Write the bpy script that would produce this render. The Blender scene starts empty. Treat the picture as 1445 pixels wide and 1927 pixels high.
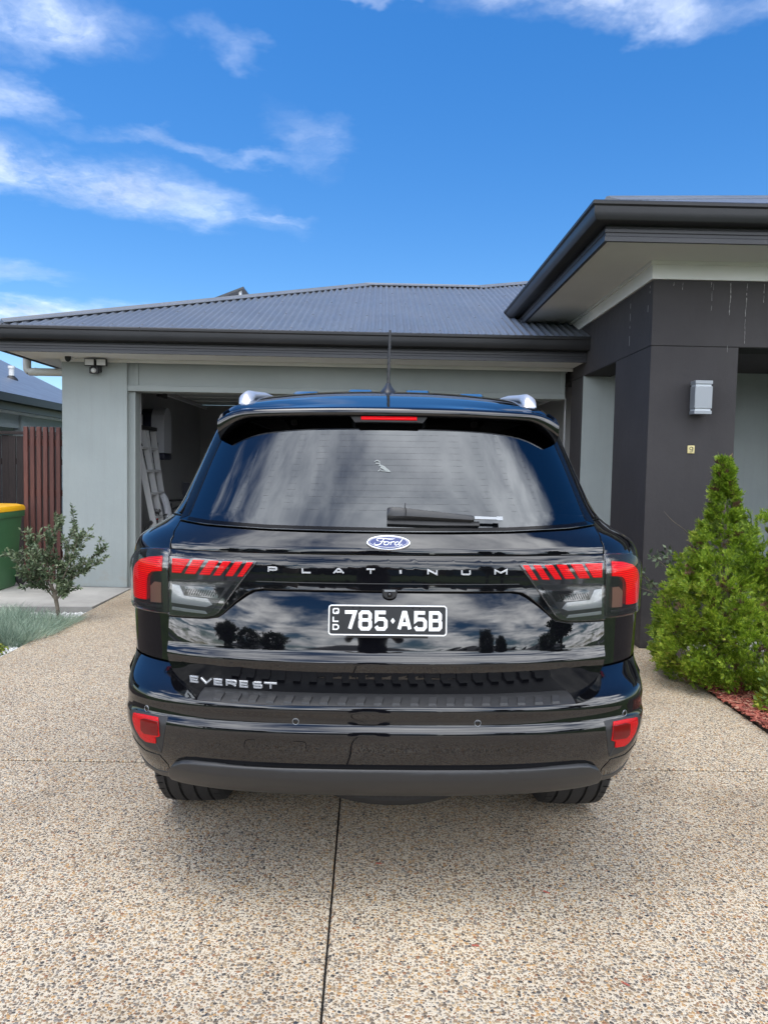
import bpy, bmesh, math, random
import numpy as np
from mathutils import Vector, Matrix, Quaternion
random.seed(7); rng = np.random.default_rng(7)
R = math.radians
scene = bpy.context.scene
col = scene.collection

# ------------------------------------------------------------------ camera
cam_data = bpy.data.cameras.new('camera'); cam = bpy.data.objects.new('camera', cam_data); col.objects.link(cam)
cam_data.sensor_width = 36; cam_data.lens = 26.155; cam_data.clip_start = .02; cam_data.clip_end = 5000
_p, _r, _yaw = R(3.3), .019, .0095
_f = Vector((math.sin(_yaw)*math.cos(_p), math.cos(_yaw)*math.cos(_p), -math.sin(_p)))
_x = Vector((math.cos(_yaw), -math.sin(_yaw), 0)); _u = _x.cross(_f)
_X = _x*math.cos(_r)+_u*math.sin(_r); _U = -_x*math.sin(_r)+_u*math.cos(_r)
cam.matrix_world = Matrix(((_X.x,_U.x,-_f.x,0),(_X.y,_U.y,-_f.y,0),(_X.z,_U.z,-_f.z,1.43),(0,0,0,1)))
scene.camera = cam

# ------------------------------------------------------------------ view, sun
scene.view_settings.view_transform = 'Standard'; scene.view_settings.look = 'None'
scene.view_settings.exposure = 1.12; scene.view_settings.gamma = 1
SUN_EL, SUN_AZ = R(77), R(-105)         # azimuth from +Y towards +X; a veiled midday sun high on the left
sd = bpy.data.lights.new('sun', 'SUN'); sun = bpy.data.objects.new('sun', sd); col.objects.link(sun)
sd.energy = .85; sd.angle = R(32); sd.color = (1, .95, .87)
sdir = Vector((math.sin(SUN_AZ)*math.cos(SUN_EL), math.cos(SUN_AZ)*math.cos(SUN_EL), math.sin(SUN_EL)))
sun.rotation_euler = sdir.to_track_quat('Z', 'Y').to_euler()

# ------------------------------------------------------------------ node helper
class NT:
    def __init__(s, tree): s.t = tree; s.n = tree.nodes; s.l = tree.links
    def node(s, typ, **kw):
        n = s.n.new(typ)
        for k, v in kw.items():
            if k == 'inp':
                for kk, vv in v.items():
                    sock = n.inputs[kk]
                    if isinstance(vv, bpy.types.NodeSocket): s.l.new(vv, sock)
                    else: sock.default_value = vv
            else: setattr(n, k, v)
        return n
    def math(s, op, a, b=None, c=None, clamp=False):
        n = s.node('ShaderNodeMath', operation=op, use_clamp=clamp)
        for i, v in enumerate((a, b, c)):
            if v is None: continue
            if isinstance(v, bpy.types.NodeSocket): s.l.new(v, n.inputs[i])
            else: n.inputs[i].default_value = v
        return n.outputs[0]
    def mix(s, f, a, b, blend='MIX'):
        n = s.node('ShaderNodeMix', data_type='RGBA', blend_type=blend, clamp_factor=True)
        for i, v in ((0, f), (6, a), (7, b)):
            if isinstance(v, bpy.types.NodeSocket): s.l.new(v, n.inputs[i])
            else: n.inputs[i].default_value = (*v, 1) if isinstance(v, tuple) and len(v) == 3 else v
        return n.outputs[2]
    def noise(s, vec, scale, detail=4, rough=.5, dist=0, out='Fac'):
        n = s.node('ShaderNodeTexNoise', inp={'Scale': scale, 'Detail': detail, 'Roughness': rough, 'Distortion': dist})
        if vec is not None: s.l.new(vec, n.inputs['Vector'])
        return n.outputs[out]
    def ramp(s, f, stops, interp='LINEAR'):
        n = s.node('ShaderNodeValToRGB'); s.l.new(f, n.inputs[0]); e = n.color_ramp.elements; n.color_ramp.interpolation = interp
        while len(e) < len(stops): e.new(.5)
        for el, (pos, c) in zip(e, stops):
            el.position = pos; el.color = (*c, 1) if len(c) == 3 else c
        return n.outputs[0]
    def smooth(s, v, a, b, lo=0., hi=1.):
        n = s.node('ShaderNodeMapRange', interpolation_type='SMOOTHSTEP', inp={'Value': v, 'From Min': a, 'From Max': b, 'To Min': lo, 'To Max': hi})
        return n.outputs[0]

# ------------------------------------------------------------------ world: sky with drifting cloud
world = bpy.data.worlds.new('World'); scene.world = world; world.use_nodes = True
w = NT(world.node_tree); w.n.clear()
sky = w.node('ShaderNodeTexSky', sky_type='NISHITA', sun_disc=False, sun_elevation=SUN_EL, sun_rotation=SUN_AZ, altitude=20, air_density=1.0, dust_density=.25, ozone_density=3.5)
hs = w.node('ShaderNodeHueSaturation', inp={'Hue': .504, 'Saturation': 1.34, 'Value': .86, 'Color': sky.outputs[0]})
tc = w.node('ShaderNodeTexCoord'); sep = w.node('ShaderNodeSeparateXYZ', inp={0: tc.outputs['Generated']})
zc = w.math('ADD', w.math('MAXIMUM', sep.outputs[2], 0.0), .12)
uu = w.math('DIVIDE', sep.outputs[0], zc); vv = w.math('DIVIDE', sep.outputs[1], zc)
uv = w.node('ShaderNodeCombineXYZ', inp={0: uu, 1: vv, 2: 0.0}).outputs[0]
wn = w.node('ShaderNodeTexNoise', inp={'Vector': uv, 'Scale': 3.2, 'Detail': 5.0, 'Roughness': .6})
off = w.node('ShaderNodeVectorMath', operation='SUBTRACT', inp={0: wn.outputs['Color'], 1: (.5, .5, .5)})
offs = w.node('ShaderNodeVectorMath', operation='SCALE', inp={0: off.outputs[0], 'Scale': .42})
uvw = w.node('ShaderNodeVectorMath', operation='ADD', inp={0: uv, 1: offs.outputs[0]}).outputs[0]
blobs = [((-.80, 1.95), (.50, .13), 30, .50), ((-.38, 2.19), (.17, .045), 5, .30), ((-.64, 1.40), (.16, .10), 20, .40), ((.36, 1.32), (.24, .07), 2, .60),
         ((-.47, 1.81), (.28, .04), 20, .22), ((-.18, 1.82), (.06, .16), -12, .17), ((-.33, 1.47), (.08, .045), 25, .15), ((-.80, 1.60), (.08, .09), 0, .30),
         ((-1.30, 3.05), (.62, .16), 12, .6), ((-.07, 1.29), (.10, .02), 0, .25), ((-1.4, 2.55), (.3, .08), 20, .3)]
dens = None
for (cx, cy), (sx, sy), rot, amt in blobs:
    m = w.node('ShaderNodeMapping', vector_type='TEXTURE', inp={'Vector': uvw, 'Location': (cx, cy, 0), 'Rotation': (0, 0, R(rot)), 'Scale': (sx, sy, 1)})
    ln = w.node('ShaderNodeVectorMath', operation='LENGTH', inp={0: m.outputs[0]}).outputs['Value']
    b = w.smooth(ln, 1.5, .1, 0, amt)
    dens = b if dens is None else w.math('MAXIMUM', dens, b)
fine = w.noise(uvw, 5.5, 8, .62)
dens = w.math('MULTIPLY', dens, w.smooth(fine, .20, .82, .12, 1.25))
big = w.noise(uv, 1.15, 7, .58, .35)
thr = w.smooth(sep.outputs[1], -.28, .35, .37, .82)        # the bank of cloud stands over the street, behind the viewer
rest = w.smooth(w.math('SUBTRACT', big, thr), 0.0, .20, 0, .95)
cover = w.math('MINIMUM', w.math('MAXIMUM', dens, rest), 1.0)
shade = w.noise(uv, 2.6, 6, .6, .2)
ccol = w.ramp(shade, [(.28, (9., 9.6, 11.)), (.68, (29., 29.3, 29.8))])
ccol = w.mix(1.0, ccol, w.ramp(w.math('MULTIPLY_ADD', sep.outputs[1], .5, .5), [(.38, (1, 1, 1)), (.70, (.31, .32, .335))]), 'MULTIPLY')
skyc = w.mix(cover, hs.outputs[0], ccol)
bg = w.node('ShaderNodeBackground', inp={'Color': skyc, 'Strength': .10})
w.l.new(bg.outputs[0], w.node('ShaderNodeOutputWorld').inputs[0])

# ------------------------------------------------------------------ materials
M = {}
def mat(name, colr=(.5,.5,.5), rough=.5, metal=0., ior=1.5, coat=0., coat_rough=.03, spec=.5, fn=None, trans=0.):
    m = bpy.data.materials.new(name); m.use_nodes = True; t = NT(m.node_tree); b = t.n['Principled BSDF']
    b.inputs['Base Color'].default_value = (*colr, 1); b.inputs['Roughness'].default_value = rough; b.inputs['Metallic'].default_value = metal
    b.inputs['IOR'].default_value = ior; b.inputs['Coat Weight'].default_value = coat; b.inputs['Coat Roughness'].default_value = coat_rough
    b.inputs['Specular IOR Level'].default_value = spec; b.inputs['Transmission Weight'].default_value = trans
    if fn: fn(t, b)
    M[name] = m; return m
def pos(t): return t.node('ShaderNodeNewGeometry').outputs['Position']
def objc(t): return t.node('ShaderNodeTexCoord').outputs['Object']
def bump(t, b, h, strength=.3, dist=.002):
    n = t.node('ShaderNodeBump', inp={'Height': h, 'Strength': strength, 'Distance': dist}); t.l.new(n.outputs[0], b.inputs['Normal'])
def varied(c1, c2, scale, bscale=None, bs=.2, bd=.002, det=5, rlo=None, rhi=None):
    def fn(t, b):
        p = pos(t); n = t.noise(p, scale, det, .6)
        t.l.new(t.ramp(n, [(.3, c1), (.7, c2)]), b.inputs['Base Color'])
        if bscale: bump(t, b, t.noise(p, bscale, 4, .65), bs, bd)
        if rlo is not None: t.l.new(t.smooth(t.noise(p, scale*2.3, 5, .6), .3, .7, rlo, rhi), b.inputs['Roughness'])
    return fn
def f_aggregate(t, b):
    p = pos(t); wob = t.noise(p, 60, 2, .5, 0, 'Color'); pw = t.node('ShaderNodeVectorMath', operation='MULTIPLY_ADD', inp={0: wob, 1: (.008,.008,0), 2: p}).outputs[0]
    def layer(scale, rlo, rhi):
        v = t.node('ShaderNodeTexVoronoi', feature='F1', voronoi_dimensions='2D', inp={'Vector': pw, 'Scale': scale, 'Randomness': .95})
        s = t.node('ShaderNodeSeparateColor', inp={0: v.outputs['Color']})
        rad = t.math('MULTIPLY_ADD', s.outputs[1], rhi-rlo, rlo)
        mask = t.smooth(t.math('SUBTRACT', rad, v.outputs['Distance']), -.03, .07)
        return mask, s.outputs[0], t.math('MULTIPLY', mask, t.math('SUBTRACT', rad, v.outputs['Distance']))
    pal = [(0, (.085,.078,.072)), (.07, (.16,.13,.10)), (.20, (.27,.19,.12)), (.34, (.20,.175,.15)), (.46, (.33,.255,.17)), (.60, (.43,.27,.13)),
           (.70, (.28,.15,.085)), (.76, (.24,.225,.20)), (.83, (.48,.385,.26)), (.92, (.56,.51,.42)), (.985, (.05,.055,.065))]
    m1, c1, h1 = layer(72, .12, .50); m2, c2, h2 = layer(120, .26, .56)
    n = t.noise(p, 1.3, 5, .6); n2 = t.noise(p, 160, 3, .6)
    cem = t.mix(n2, (.46,.395,.305), (.64,.57,.455))
    k1 = t.ramp(c1, pal, 'CONSTANT'); k2 = t.ramp(c2, pal, 'CONSTANT')
    c = t.mix(m2, cem, k2); c = t.mix(m1, c, k1)
    c = t.mix(1.0, c, t.ramp(n, [(.25, (.84,.82,.79)), (.72, (1.06,1.04,1.0))]), 'MULTIPLY')
    st = t.noise(p, .55, 6, .62, .4); sp = t.noise(p, 5.5, 4, .6)
    c = t.mix(1.0, c, t.ramp(st, [(.36, (.80,.78,.76)), (.50, (1,1,1)), (.70, (1.05,1.04,1.02))]), 'MULTIPLY')
    c = t.mix(1.0, c, t.ramp(sp, [(.24, (.72,.70,.68)), (.34, (1,1,1))]), 'MULTIPLY')
    t.l.new(c, b.inputs['Base Color'])
    h = t.math('ADD', t.math('MAXIMUM', t.math('MULTIPLY', h1, 1.6), h2), t.math('MULTIPLY', n2, .08))
    bump(t, b, h, .55, .006)
    t.l.new(t.math('MULTIPLY_ADD', m1, -.25, .75), b.inputs['Roughness'])
mat('aggregate', fn=f_aggregate, spec=.35)
mat('joint_dark', (.012,.011,.010), .9)
def f_paint(t, b):
    o = objc(t); bump(t, b, t.noise(o, 34, 2, .5), .02, .0012)
    t.l.new(t.smooth(t.noise(o, 7, 6, .65), .35, .75, .012, .05), b.inputs['Roughness'])
mat('paint_black', (.0030,.0031,.0042), .02, ior=1.70, fn=f_paint)
mat('trim_gloss', (.004,.004,.005), .04, ior=1.6)
mat('shell_dark', (.003,.003,.003), .8, spec=.1)
def f_satin(t, b):
    bump(t, b, t.noise(objc(t), 700, 2, .5), .25, .0006)
mat('satin_plastic', (.022,.0225,.024), .42, fn=f_satin)
mat('matt_plastic', (.018,.018,.019), .55, fn=f_satin)
mat('chrome', (.58,.59,.61), .14, 1.)
mat('silver_rail', (.58,.59,.61), .34, .6)
def f_red(t, b):
    o = objc(t); s = t.node('ShaderNodeSeparateXYZ', inp={0: o})
    wv = t.math('SINE', t.math('MULTIPLY', s.outputs[2], 900.0))
    t.l.new(t.ramp(t.math('MULTIPLY_ADD', wv, .5, .5), [(.0, (.55,.001,.004)), (.55, (.97,.003,.010))]), b.inputs['Base Color'])  # rib highlights painted into the red as lighter and darker bands
    bump(t, b, wv, .35, .0008)
mat('lens_red', (.90,.002,.008), .20, spec=.15, fn=f_red)
def f_reflector(t, b):
    v = t.node('ShaderNodeTexVoronoi', inp={'Vector': objc(t), 'Scale': 330.0, 'Randomness': .1})
    t.l.new(t.ramp(v.outputs['Distance'], [(.1, (.80,.005,.011)), (.6, (.34,.002,.005))]), b.inputs['Base Color'])
    bump(t, b, v.outputs['Distance'], .5, .0015)
mat('reflector_red', (.7,.01,.012), .25, spec=.25, fn=f_reflector)
mat('lens_red_dark', (.13,.0015,.003), .15, spec=.4)
mat('lens_smoke', (.022,.023,.025), .06, coat=1., coat_rough=.01, ior=1.6)
mat('lens_clear', (.27,.285,.30), .12, .4, coat=.3)
mat('lens_grey', (.035,.036,.038), .14, .1)
mat('lens_amber', (.20,.11,.085), .2)
def f_glass(t, b):
    out = t.n['Material Output']
    tr = t.node('ShaderNodeBsdfTransparent', inp={'Color': (.055,.06,.065,1)})
    gl = t.node('ShaderNodeBsdfGlossy', inp={'Color': (.90,.95,1,1), 'Roughness': .012})
    fr = t.node('ShaderNodeFresnel', inp={'IOR': 1.78})
    mx = t.node('ShaderNodeMixShader', inp={0: fr.outputs[0], 1: tr.outputs[0], 2: gl.outputs[0]})
    t.l.new(mx.outputs[0], out.inputs[0])
mat('privacy_glass', fn=f_glass)
mat('frit_black', (.003,.003,.004), .12, spec=.16)
mat('pillar_black', (.003,.003,.004), .06, spec=.28)
def f_cover(t, b):
    tr = t.node('ShaderNodeBsdfTransparent', inp={'Color': (1,1,1,1)}); gl = t.node('ShaderNodeBsdfGlossy', inp={'Color': (1,1,1,1), 'Roughness': .01})
    mx = t.node('ShaderNodeMixShader', inp={0: t.node('ShaderNodeFresnel', inp={'IOR': 1.34}).outputs[0], 1: tr.outputs[0], 2: gl.outputs[0]}); t.l.new(mx.outputs[0], t.n['Material Output'].inputs[0])
mat('lens_cover', fn=f_cover)
mat('seat_fabric', (.03,.03,.032), .8)
mat('plate_black', (.020,.021,.023), .35, coat=.3)
mat('plate_white', (.82,.83,.84), .4)
mat('badge_blue', (.010,.028,.15), .25, coat=.2)
mat('sticker_white', (.22,.24,.235), .6)
def f_rubber(t, b):
    bump(t, b, t.noise(objc(t), 90, 4, .6), .2, .002)
mat('rubber', (.018,.018,.019), .75, fn=f_rubber)
mat('alloy', (.25,.26,.27), .3, .9)
def f_render(c1, c2, dirt):
    def fn(t, b):
        p = pos(t); s = t.node('ShaderNodeSeparateXYZ', inp={0: p})
        c = t.ramp(t.noise(p, 1.1, 6, .6), [(.3, c1), (.7, c2)])
        mp = t.node('ShaderNodeMapping', inp={'Vector': p, 'Scale': (5, 5, .35)}); run = t.noise(mp.outputs[0], 3.0, 6, .7)
        c = t.mix(1.0, c, t.ramp(run, [(.28, (.955,.95,.94)), (.55, (1,1,1))]), 'MULTIPLY')
        splash = t.math('MULTIPLY', t.smooth(s.outputs[2], .42, .05), t.smooth(t.noise(p, 9, 6, .7), .42, .75))
        c = t.mix(t.math('MULTIPLY', splash, .55), c, dirt); t.l.new(c, b.inputs['Base Color'])
        tw = t.node('ShaderNodeMapping', inp={'Vector': p, 'Scale': (1, 1, 1.6)})
        bump(t, b, t.math('ADD', t.noise(tw.outputs[0], 140, 4, .7), t.math('MULTIPLY', t.noise(p, 14, 4, .6), 1.6)), .4, .004)
    return fn
mat('wall_sage', fn=f_render((.30,.335,.33), (.345,.38,.375), (.30,.27,.22)), rough=.85, spec=.25)
mat('wall_char', fn=f_render((.040,.037,.039), (.056,.052,.053), (.13,.115,.095)), rough=.8, spec=.3)
mat('header_sage', fn=varied((.25,.28,.272), (.29,.32,.312), 1.5, 60, .08, .002), rough=.6)
mat('cream_trim', fn=varied((.66,.67,.65), (.75,.76,.74), 1.2, 70, .06, .002), rough=.6)
mat('soffit_white', fn=varied((.64,.65,.64), (.72,.73,.72), .9, 40, .05, .002), rough=.65)
mat('colour_steel', fn=varied((.017,.0175,.019), (.025,.0255,.028), 2., None), rough=.42, spec=.35)
mat('fascia_steel', fn=varied((.026,.027,.032), (.036,.037,.042), 2., None), rough=.42)
mat('roof_steel', fn=varied((.118,.133,.158), (.142,.158,.184), 1.6, None, rlo=.38, rhi=.46), rough=.4, metal=.1)
mat('ridge_steel', fn=varied((.11,.12,.135), (.14,.15,.165), 2., None), rough=.45)
mat('garage_paint', fn=varied((.31,.31,.31), (.37,.37,.37), .8, None), rough=.8)
mat('garage_ceiling', fn=varied((.31,.31,.31), (.37,.37,.37), .8, None), rough=.8)
mat('concrete', fn=varied((.27,.26,.24), (.42,.405,.375), 2.2, 90, .3, .004, rlo=.75, rhi=.95), rough=.9)
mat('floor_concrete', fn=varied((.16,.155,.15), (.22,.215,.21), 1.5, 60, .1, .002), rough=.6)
def f_wood(c1, c2, sc=6.):
    def fn(t, b):
        o = pos(t); mp = t.node('ShaderNodeMapping', inp={'Vector': o, 'Scale': (14, 14, .9)})
        n = t.noise(mp.outputs[0], sc, 6, .65, .4); rnd = t.node('ShaderNodeObjectInfo').outputs['Random']
        c = t.ramp(n, [(.25, c1), (.75, c2)])
        c = t.mix(1.0, c, t.ramp(rnd, [(0, (.82,.82,.82)), (1, (1.15,1.12,1.1))]), 'MULTIPLY')
        t.l.new(c, b.inputs['Base Color']); bump(t, b, n, .35, .004)
    return fn
mat('slat_red', fn=f_wood((.095,.036,.030), (.155,.062,.050)), rough=.6)
mat('paling_dark', fn=f_wood((.022,.017,.017), (.055,.042,.040)), rough=.8)
mat('bin_green', fn=varied((.035,.115,.045), (.048,.145,.060), 3, 40, .1, .002), rough=.45)
mat('bin_yellow', (.80,.42,.005), .4)
mat('black_plastic', (.012,.012,.013), .4)
mat('white_plastic', (.62,.63,.62), .4)
mat('pvc_cream', (.44,.45,.42), .45)
mat('alu', (.55,.56,.57), .35, .3)
mat('letter_silver', (.62,.63,.65), .2, .5, coat=.3)
mat('heater_white', (.50,.52,.56), .35)
mat('heater_navy', (.012,.015,.035), .4)
mat('light_grey_metal', (.29,.31,.33), .4, .4)
mat('frost_glass', (.50,.54,.57), .25, coat=.5)
mat('plaque_brass', (.70,.60,.30), .35, .5)
mat('plaque_ink', (.16,.14,.09), .6)
mat('stain_white', (.30,.30,.29), .9)
mat('soil', fn=varied((.035,.024,.017), (.075,.055,.042), 9, 60, .6, .02), rough=.95)
mat('lawn', fn=varied((.055,.095,.025), (.10,.15,.04), 2, 90, .8, .03), rough=.95)
mat('asphalt', fn=varied((.042,.042,.044), (.062,.062,.064), 3, 200, .4, .006), rough=.9)
mat('bark', fn=varied((.13,.105,.08), (.24,.205,.16), 18, 60, .5, .006), rough=.9)
def f_leaf(stops, trans=.35, rough=.5):
    def fn(t, b):
        g = t.node('ShaderNodeNewGeometry'); rnd = g.outputs['Random Per Island']
        n = t.noise(g.outputs['Position'], 3.2, 4, .6)
        f = t.math('MULTIPLY_ADD', n, .9, t.math('MULTIPLY_ADD', rnd, .55, -.22))
        c = t.ramp(f, stops); t.l.new(c, b.inputs['Base Color']); b.inputs['Roughness'].default_value = rough
        tl = t.node('ShaderNodeBsdfTranslucent', inp={'Color': c}); mx = t.node('ShaderNodeMixShader', inp={0: trans, 1: b.outputs[0], 2: tl.outputs[0]})
        t.l.new(mx.outputs[0], t.n['Material Output'].inputs[0])
    return fn
mat('leaf_olive', fn=f_leaf([(.15, (.045,.072,.038)), (.5, (.10,.145,.072)), (.85, (.25,.30,.17))], .2), spec=.5)
mat('leaf_conifer', fn=f_leaf([(.08, (.075,.15,.014)), (.42, (.19,.31,.024)), (.72, (.37,.48,.045)), (.95, (.52,.46,.11))], .35))
mat('leaf_dead', fn=f_leaf([(.1, (.06,.035,.02)), (.8, (.20,.115,.06))], .2))
mat('leaf_fescue', fn=f_leaf([(.15, (.17,.25,.19)), (.5, (.32,.42,.32)), (.85, (.52,.60,.46))], .3))
mat('leaf_lime', fn=f_leaf([(.12, (.05,.10,.012)), (.5, (.15,.24,.022)), (.85, (.40,.40,.035))], .35))
mat('leaf_pale', fn=f_leaf([(.1, (.16,.24,.12)), (.9, (.34,.42,.24))], .3))
mat('leaf_street', fn=f_leaf([(.15, (.018,.038,.012)), (.5, (.040,.075,.022)), (.85, (.09,.13,.04))], .3))
def f_mulch(t, b):
    rnd = t.node('ShaderNodeNewGeometry').outputs['Random Per Island']
    t.l.new(t.ramp(rnd, [(0, (.10,.025,.018)), (.4, (.25,.058,.040)), (.75, (.36,.10,.066)), (.97, (.46,.25,.17))]), b.inputs['Base Color'])
mat('mulch_red', rough=.9, fn=f_mulch)
def f_wpeb(t, b):
    rnd = t.node('ShaderNodeNewGeometry').outputs['Random Per Island']
    t.l.new(t.ramp(rnd, [(0, (.45,.45,.44)), (.5, (.68,.68,.66)), (1, (.82,.82,.80))]), b.inputs['Base Color'])
mat('pebble_white', rough=.7, fn=f_wpeb)
mat('brick_far', fn=varied((.26,.20,.16), (.36,.29,.24), 4, None), rough=.9)
mat('roof_far', (.07,.07,.078), .6)
mat('glass_far', (.02,.025,.03), .08)
mat('cloth_navy', (.015,.017,.025), .85); mat('cloth_grey', (.06,.06,.065), .85); mat('skin', (.32,.19,.13), .55); mat('hair', (.012,.009,.007), .6)

# ------------------------------------------------------------------ mesh helpers
def link(o, parent=None):
    col.objects.link(o)
    if parent is not None: o.parent = parent
    return o
def tag(o, label=None, cat=None, group=None, kind=None):
    if label: o['label'] = label
    if cat: o['category'] = cat
    if group: o['group'] = group
    if kind: o['kind'] = kind
    return o
def empty(name, loc=(0,0,0), label=None, cat=None, group=None, rz=0):
    o = bpy.data.objects.new(name, None); o.empty_display_size = .2; o.location = loc; o.rotation_euler = (0,0,rz); col.objects.link(o)
    return tag(o, label, cat, group)
def raw(name, verts, faces, m, parent=None, smooth=False, org=None, angle=None):
    if org is not None:
        verts = [(v[0]-org[0], v[1]-org[1], v[2]-org[2]) for v in verts]
    me = bpy.data.meshes.new(name); me.from_pydata([tuple(v) for v in verts], [], faces); me.update()
    me.materials.append(M[m] if isinstance(m, str) else m)
    if smooth:
        me.polygons.foreach_set('use_smooth', [True]*len(me.polygons))
        if angle: me.set_sharp_from_angle(angle=R(angle))
    return link(bpy.data.objects.new(name, me), parent)
class MB:
    """collects shapes for ONE mesh"""
    def __init__(s): s.v = []; s.f = []
    def add(s, v, f):
        o = len(s.v); s.v += [tuple(x) for x in v]; s.f += [[i+o for i in q] for q in f]; return s
    def box(s, a, b, bev=0.):
        (x0,y0,z0), (x1,y1,z1) = a, b
        if bev <= 0:
            v = [(x,y,z) for x in (x0,x1) for y in (y0,y1) for z in (z0,z1)]
            return s.add(v, [(0,1,3,2),(4,6,7,5),(0,4,5,1),(2,3,7,6),(0,2,6,4),(1,5,7,3)])
        bm = bmesh.new(); r = bmesh.ops.create_cube(bm, size=1)
        for q in bm.verts: q.co = Vector(((x0+x1)/2+q.co.x*(x1-x0), (y0+y1)/2+q.co.y*(y1-y0), (z0+z1)/2+q.co.z*(z1-z0)))
        bmesh.ops.bevel(bm, geom=bm.edges[:], offset=bev, segments=2, profile=.5, affect='EDGES')
        bm.verts.index_update(); s.add([q.co[:] for q in bm.verts], [[l.index for l in f.verts] for f in bm.faces]); bm.free(); return s
    def tube(s, pts, rad, n=10, cap=True):
        pts = [Vector(p) for p in pts]; rads = rad if isinstance(rad, (list, tuple)) else [rad]*len(pts)
        rings = []; prev = None
        for i, p in enumerate(pts):
            d = (pts[min(i+1, len(pts)-1)]-pts[max(i-1, 0)]).normalized()
            if prev is None: a = d.orthogonal().normalized()
            else: a = (prev-d*prev.dot(d)).normalized()
            prev = a; b = d.cross(a)
            rings.append([p+(a*math.cos(2*math.pi*k/n)+b*math.sin(2*math.pi*k/n))*rads[i] for k in range(n)])
        v = [q for r_ in rings for q in r_]; f = []
        for i in range(len(rings)-1):
            for k in range(n): f.append((i*n+k, i*n+(k+1)%n, (i+1)*n+(k+1)%n, (i+1)*n+k))
        if cap: f.append(tuple(range(n-1,-1,-1))); f.append(tuple((len(rings)-1)*n+k for k in range(n)))
        return s.add(v, f)
    def lathe(s, prof, c=(0,0,0), axis='z', n=24):
        v = []; f = []
        for (r_, h) in prof:
            for k in range(n):
                a = 2*math.pi*k/n; x, y = r_*math.cos(a), r_*math.sin(a)
                q = (x,y,h) if axis == 'z' else ((h,x,y) if axis == 'x' else (x,h,y))
                v.append((q[0]+c[0], q[1]+c[1], q[2]+c[2]))
        for i in range(len(prof)-1):
            for k in range(n): f.append((i*n+k, i*n+(k+1)%n, (i+1)*n+(k+1)%n, (i+1)*n+k))
        return s.add(v, f)
    def prism(s, poly, ext, axis='y', a=0., b=None):
        """poly is 2D; axis y: (x,z) pairs between y=a and y=b; x: (y,z); z: (x,y)"""
        b = ext if b is None else b
        def mk(p, h): return (p[0], h, p[1]) if axis == 'y' else ((h, p[0], p[1]) if axis == 'x' else (p[0], p[1], h))
        n = len(poly); v = [mk(p, a) for p in poly]+[mk(p, b) for p in poly]
        f = [tuple(range(n)), tuple(range(2*n-1, n-1, -1))]+[(i, i+n, (i+1)%n+n, (i+1)%n) for i in range(n)]
        return s.add(v, f)
    def loft(s, rings, closed=True, caps=True):
        n = len(rings[0]); v = [q for r_ in rings for q in r_]; f = []
        for i in range(len(rings)-1):
            for k in range(n if closed else n-1): f.append((i*n+k, i*n+(k+1)%n, (i+1)*n+(k+1)%n, (i+1)*n+k))
        if caps and closed: f.append(tuple(range(n-1,-1,-1))); f.append(tuple((len(rings)-1)*n+k for k in range(n)))
        return s.add(v, f)
    def build(s, name, m, parent=None, smooth=False, org=None, angle=35):
        o = raw(name, s.v, s.f, m, parent, False, org)
        bm = bmesh.new(); bm.from_mesh(o.data); bmesh.ops.recalc_face_normals(bm, faces=bm.faces[:]); bm.to_mesh(o.data); bm.free()
        if smooth:
            o.data.polygons.foreach_set('use_smooth', [True]*len(o.data.polygons)); o.data.set_sharp_from_angle(angle=R(angle))
        return o
def pchip(tab):
    xs = np.array([a for a, b in tab], float); ys = np.array([b for a, b in tab], float); h = np.diff(xs); dl = np.diff(ys)/h; d = np.zeros_like(xs)
    for i in range(1, len(xs)-1):
        if dl[i-1]*dl[i] > 0:
            w1, w2 = 2*h[i]+h[i-1], h[i]+2*h[i-1]; d[i] = (w1+w2)/(w1/dl[i-1]+w2/dl[i])
    d[0], d[-1] = dl[0], dl[-1]
    def fn(x):
        x = min(max(x, xs[0]), xs[-1]); i = min(max(int(np.searchsorted(xs, x))-1, 0), len(h)-1); t = (x-xs[i])/h[i]
        return float((1+2*t)*(1-t)**2*ys[i]+t*(1-t)**2*h[i]*d[i]+t*t*(3-2*t)*ys[i+1]+t*t*(t-1)*h[i]*d[i+1])
    return fn
def catmull(pts, n=6, closed=False):
    P = [Vector((*p, 0)) if len(p) == 2 else Vector(p) for p in pts]; out = []; N = len(P)
    for i in range(N if closed else N-1):
        g = lambda k: P[k % N] if closed else P[min(max(k, 0), N-1)]
        p0, p1, p2, p3 = g(i-1), g(i), g(i+1), g(i+2)
        for k in range(n):
            t = k/n; out.append(.5*((2*p1)+(-p0+p2)*t+(2*p0-5*p1+4*p2-p3)*t*t+(-p0+3*p1-3*p2+p3)*t**3))
    if not closed: out.append(P[-1])
    return [tuple(q)[:len(pts[0])] for q in out]

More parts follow.
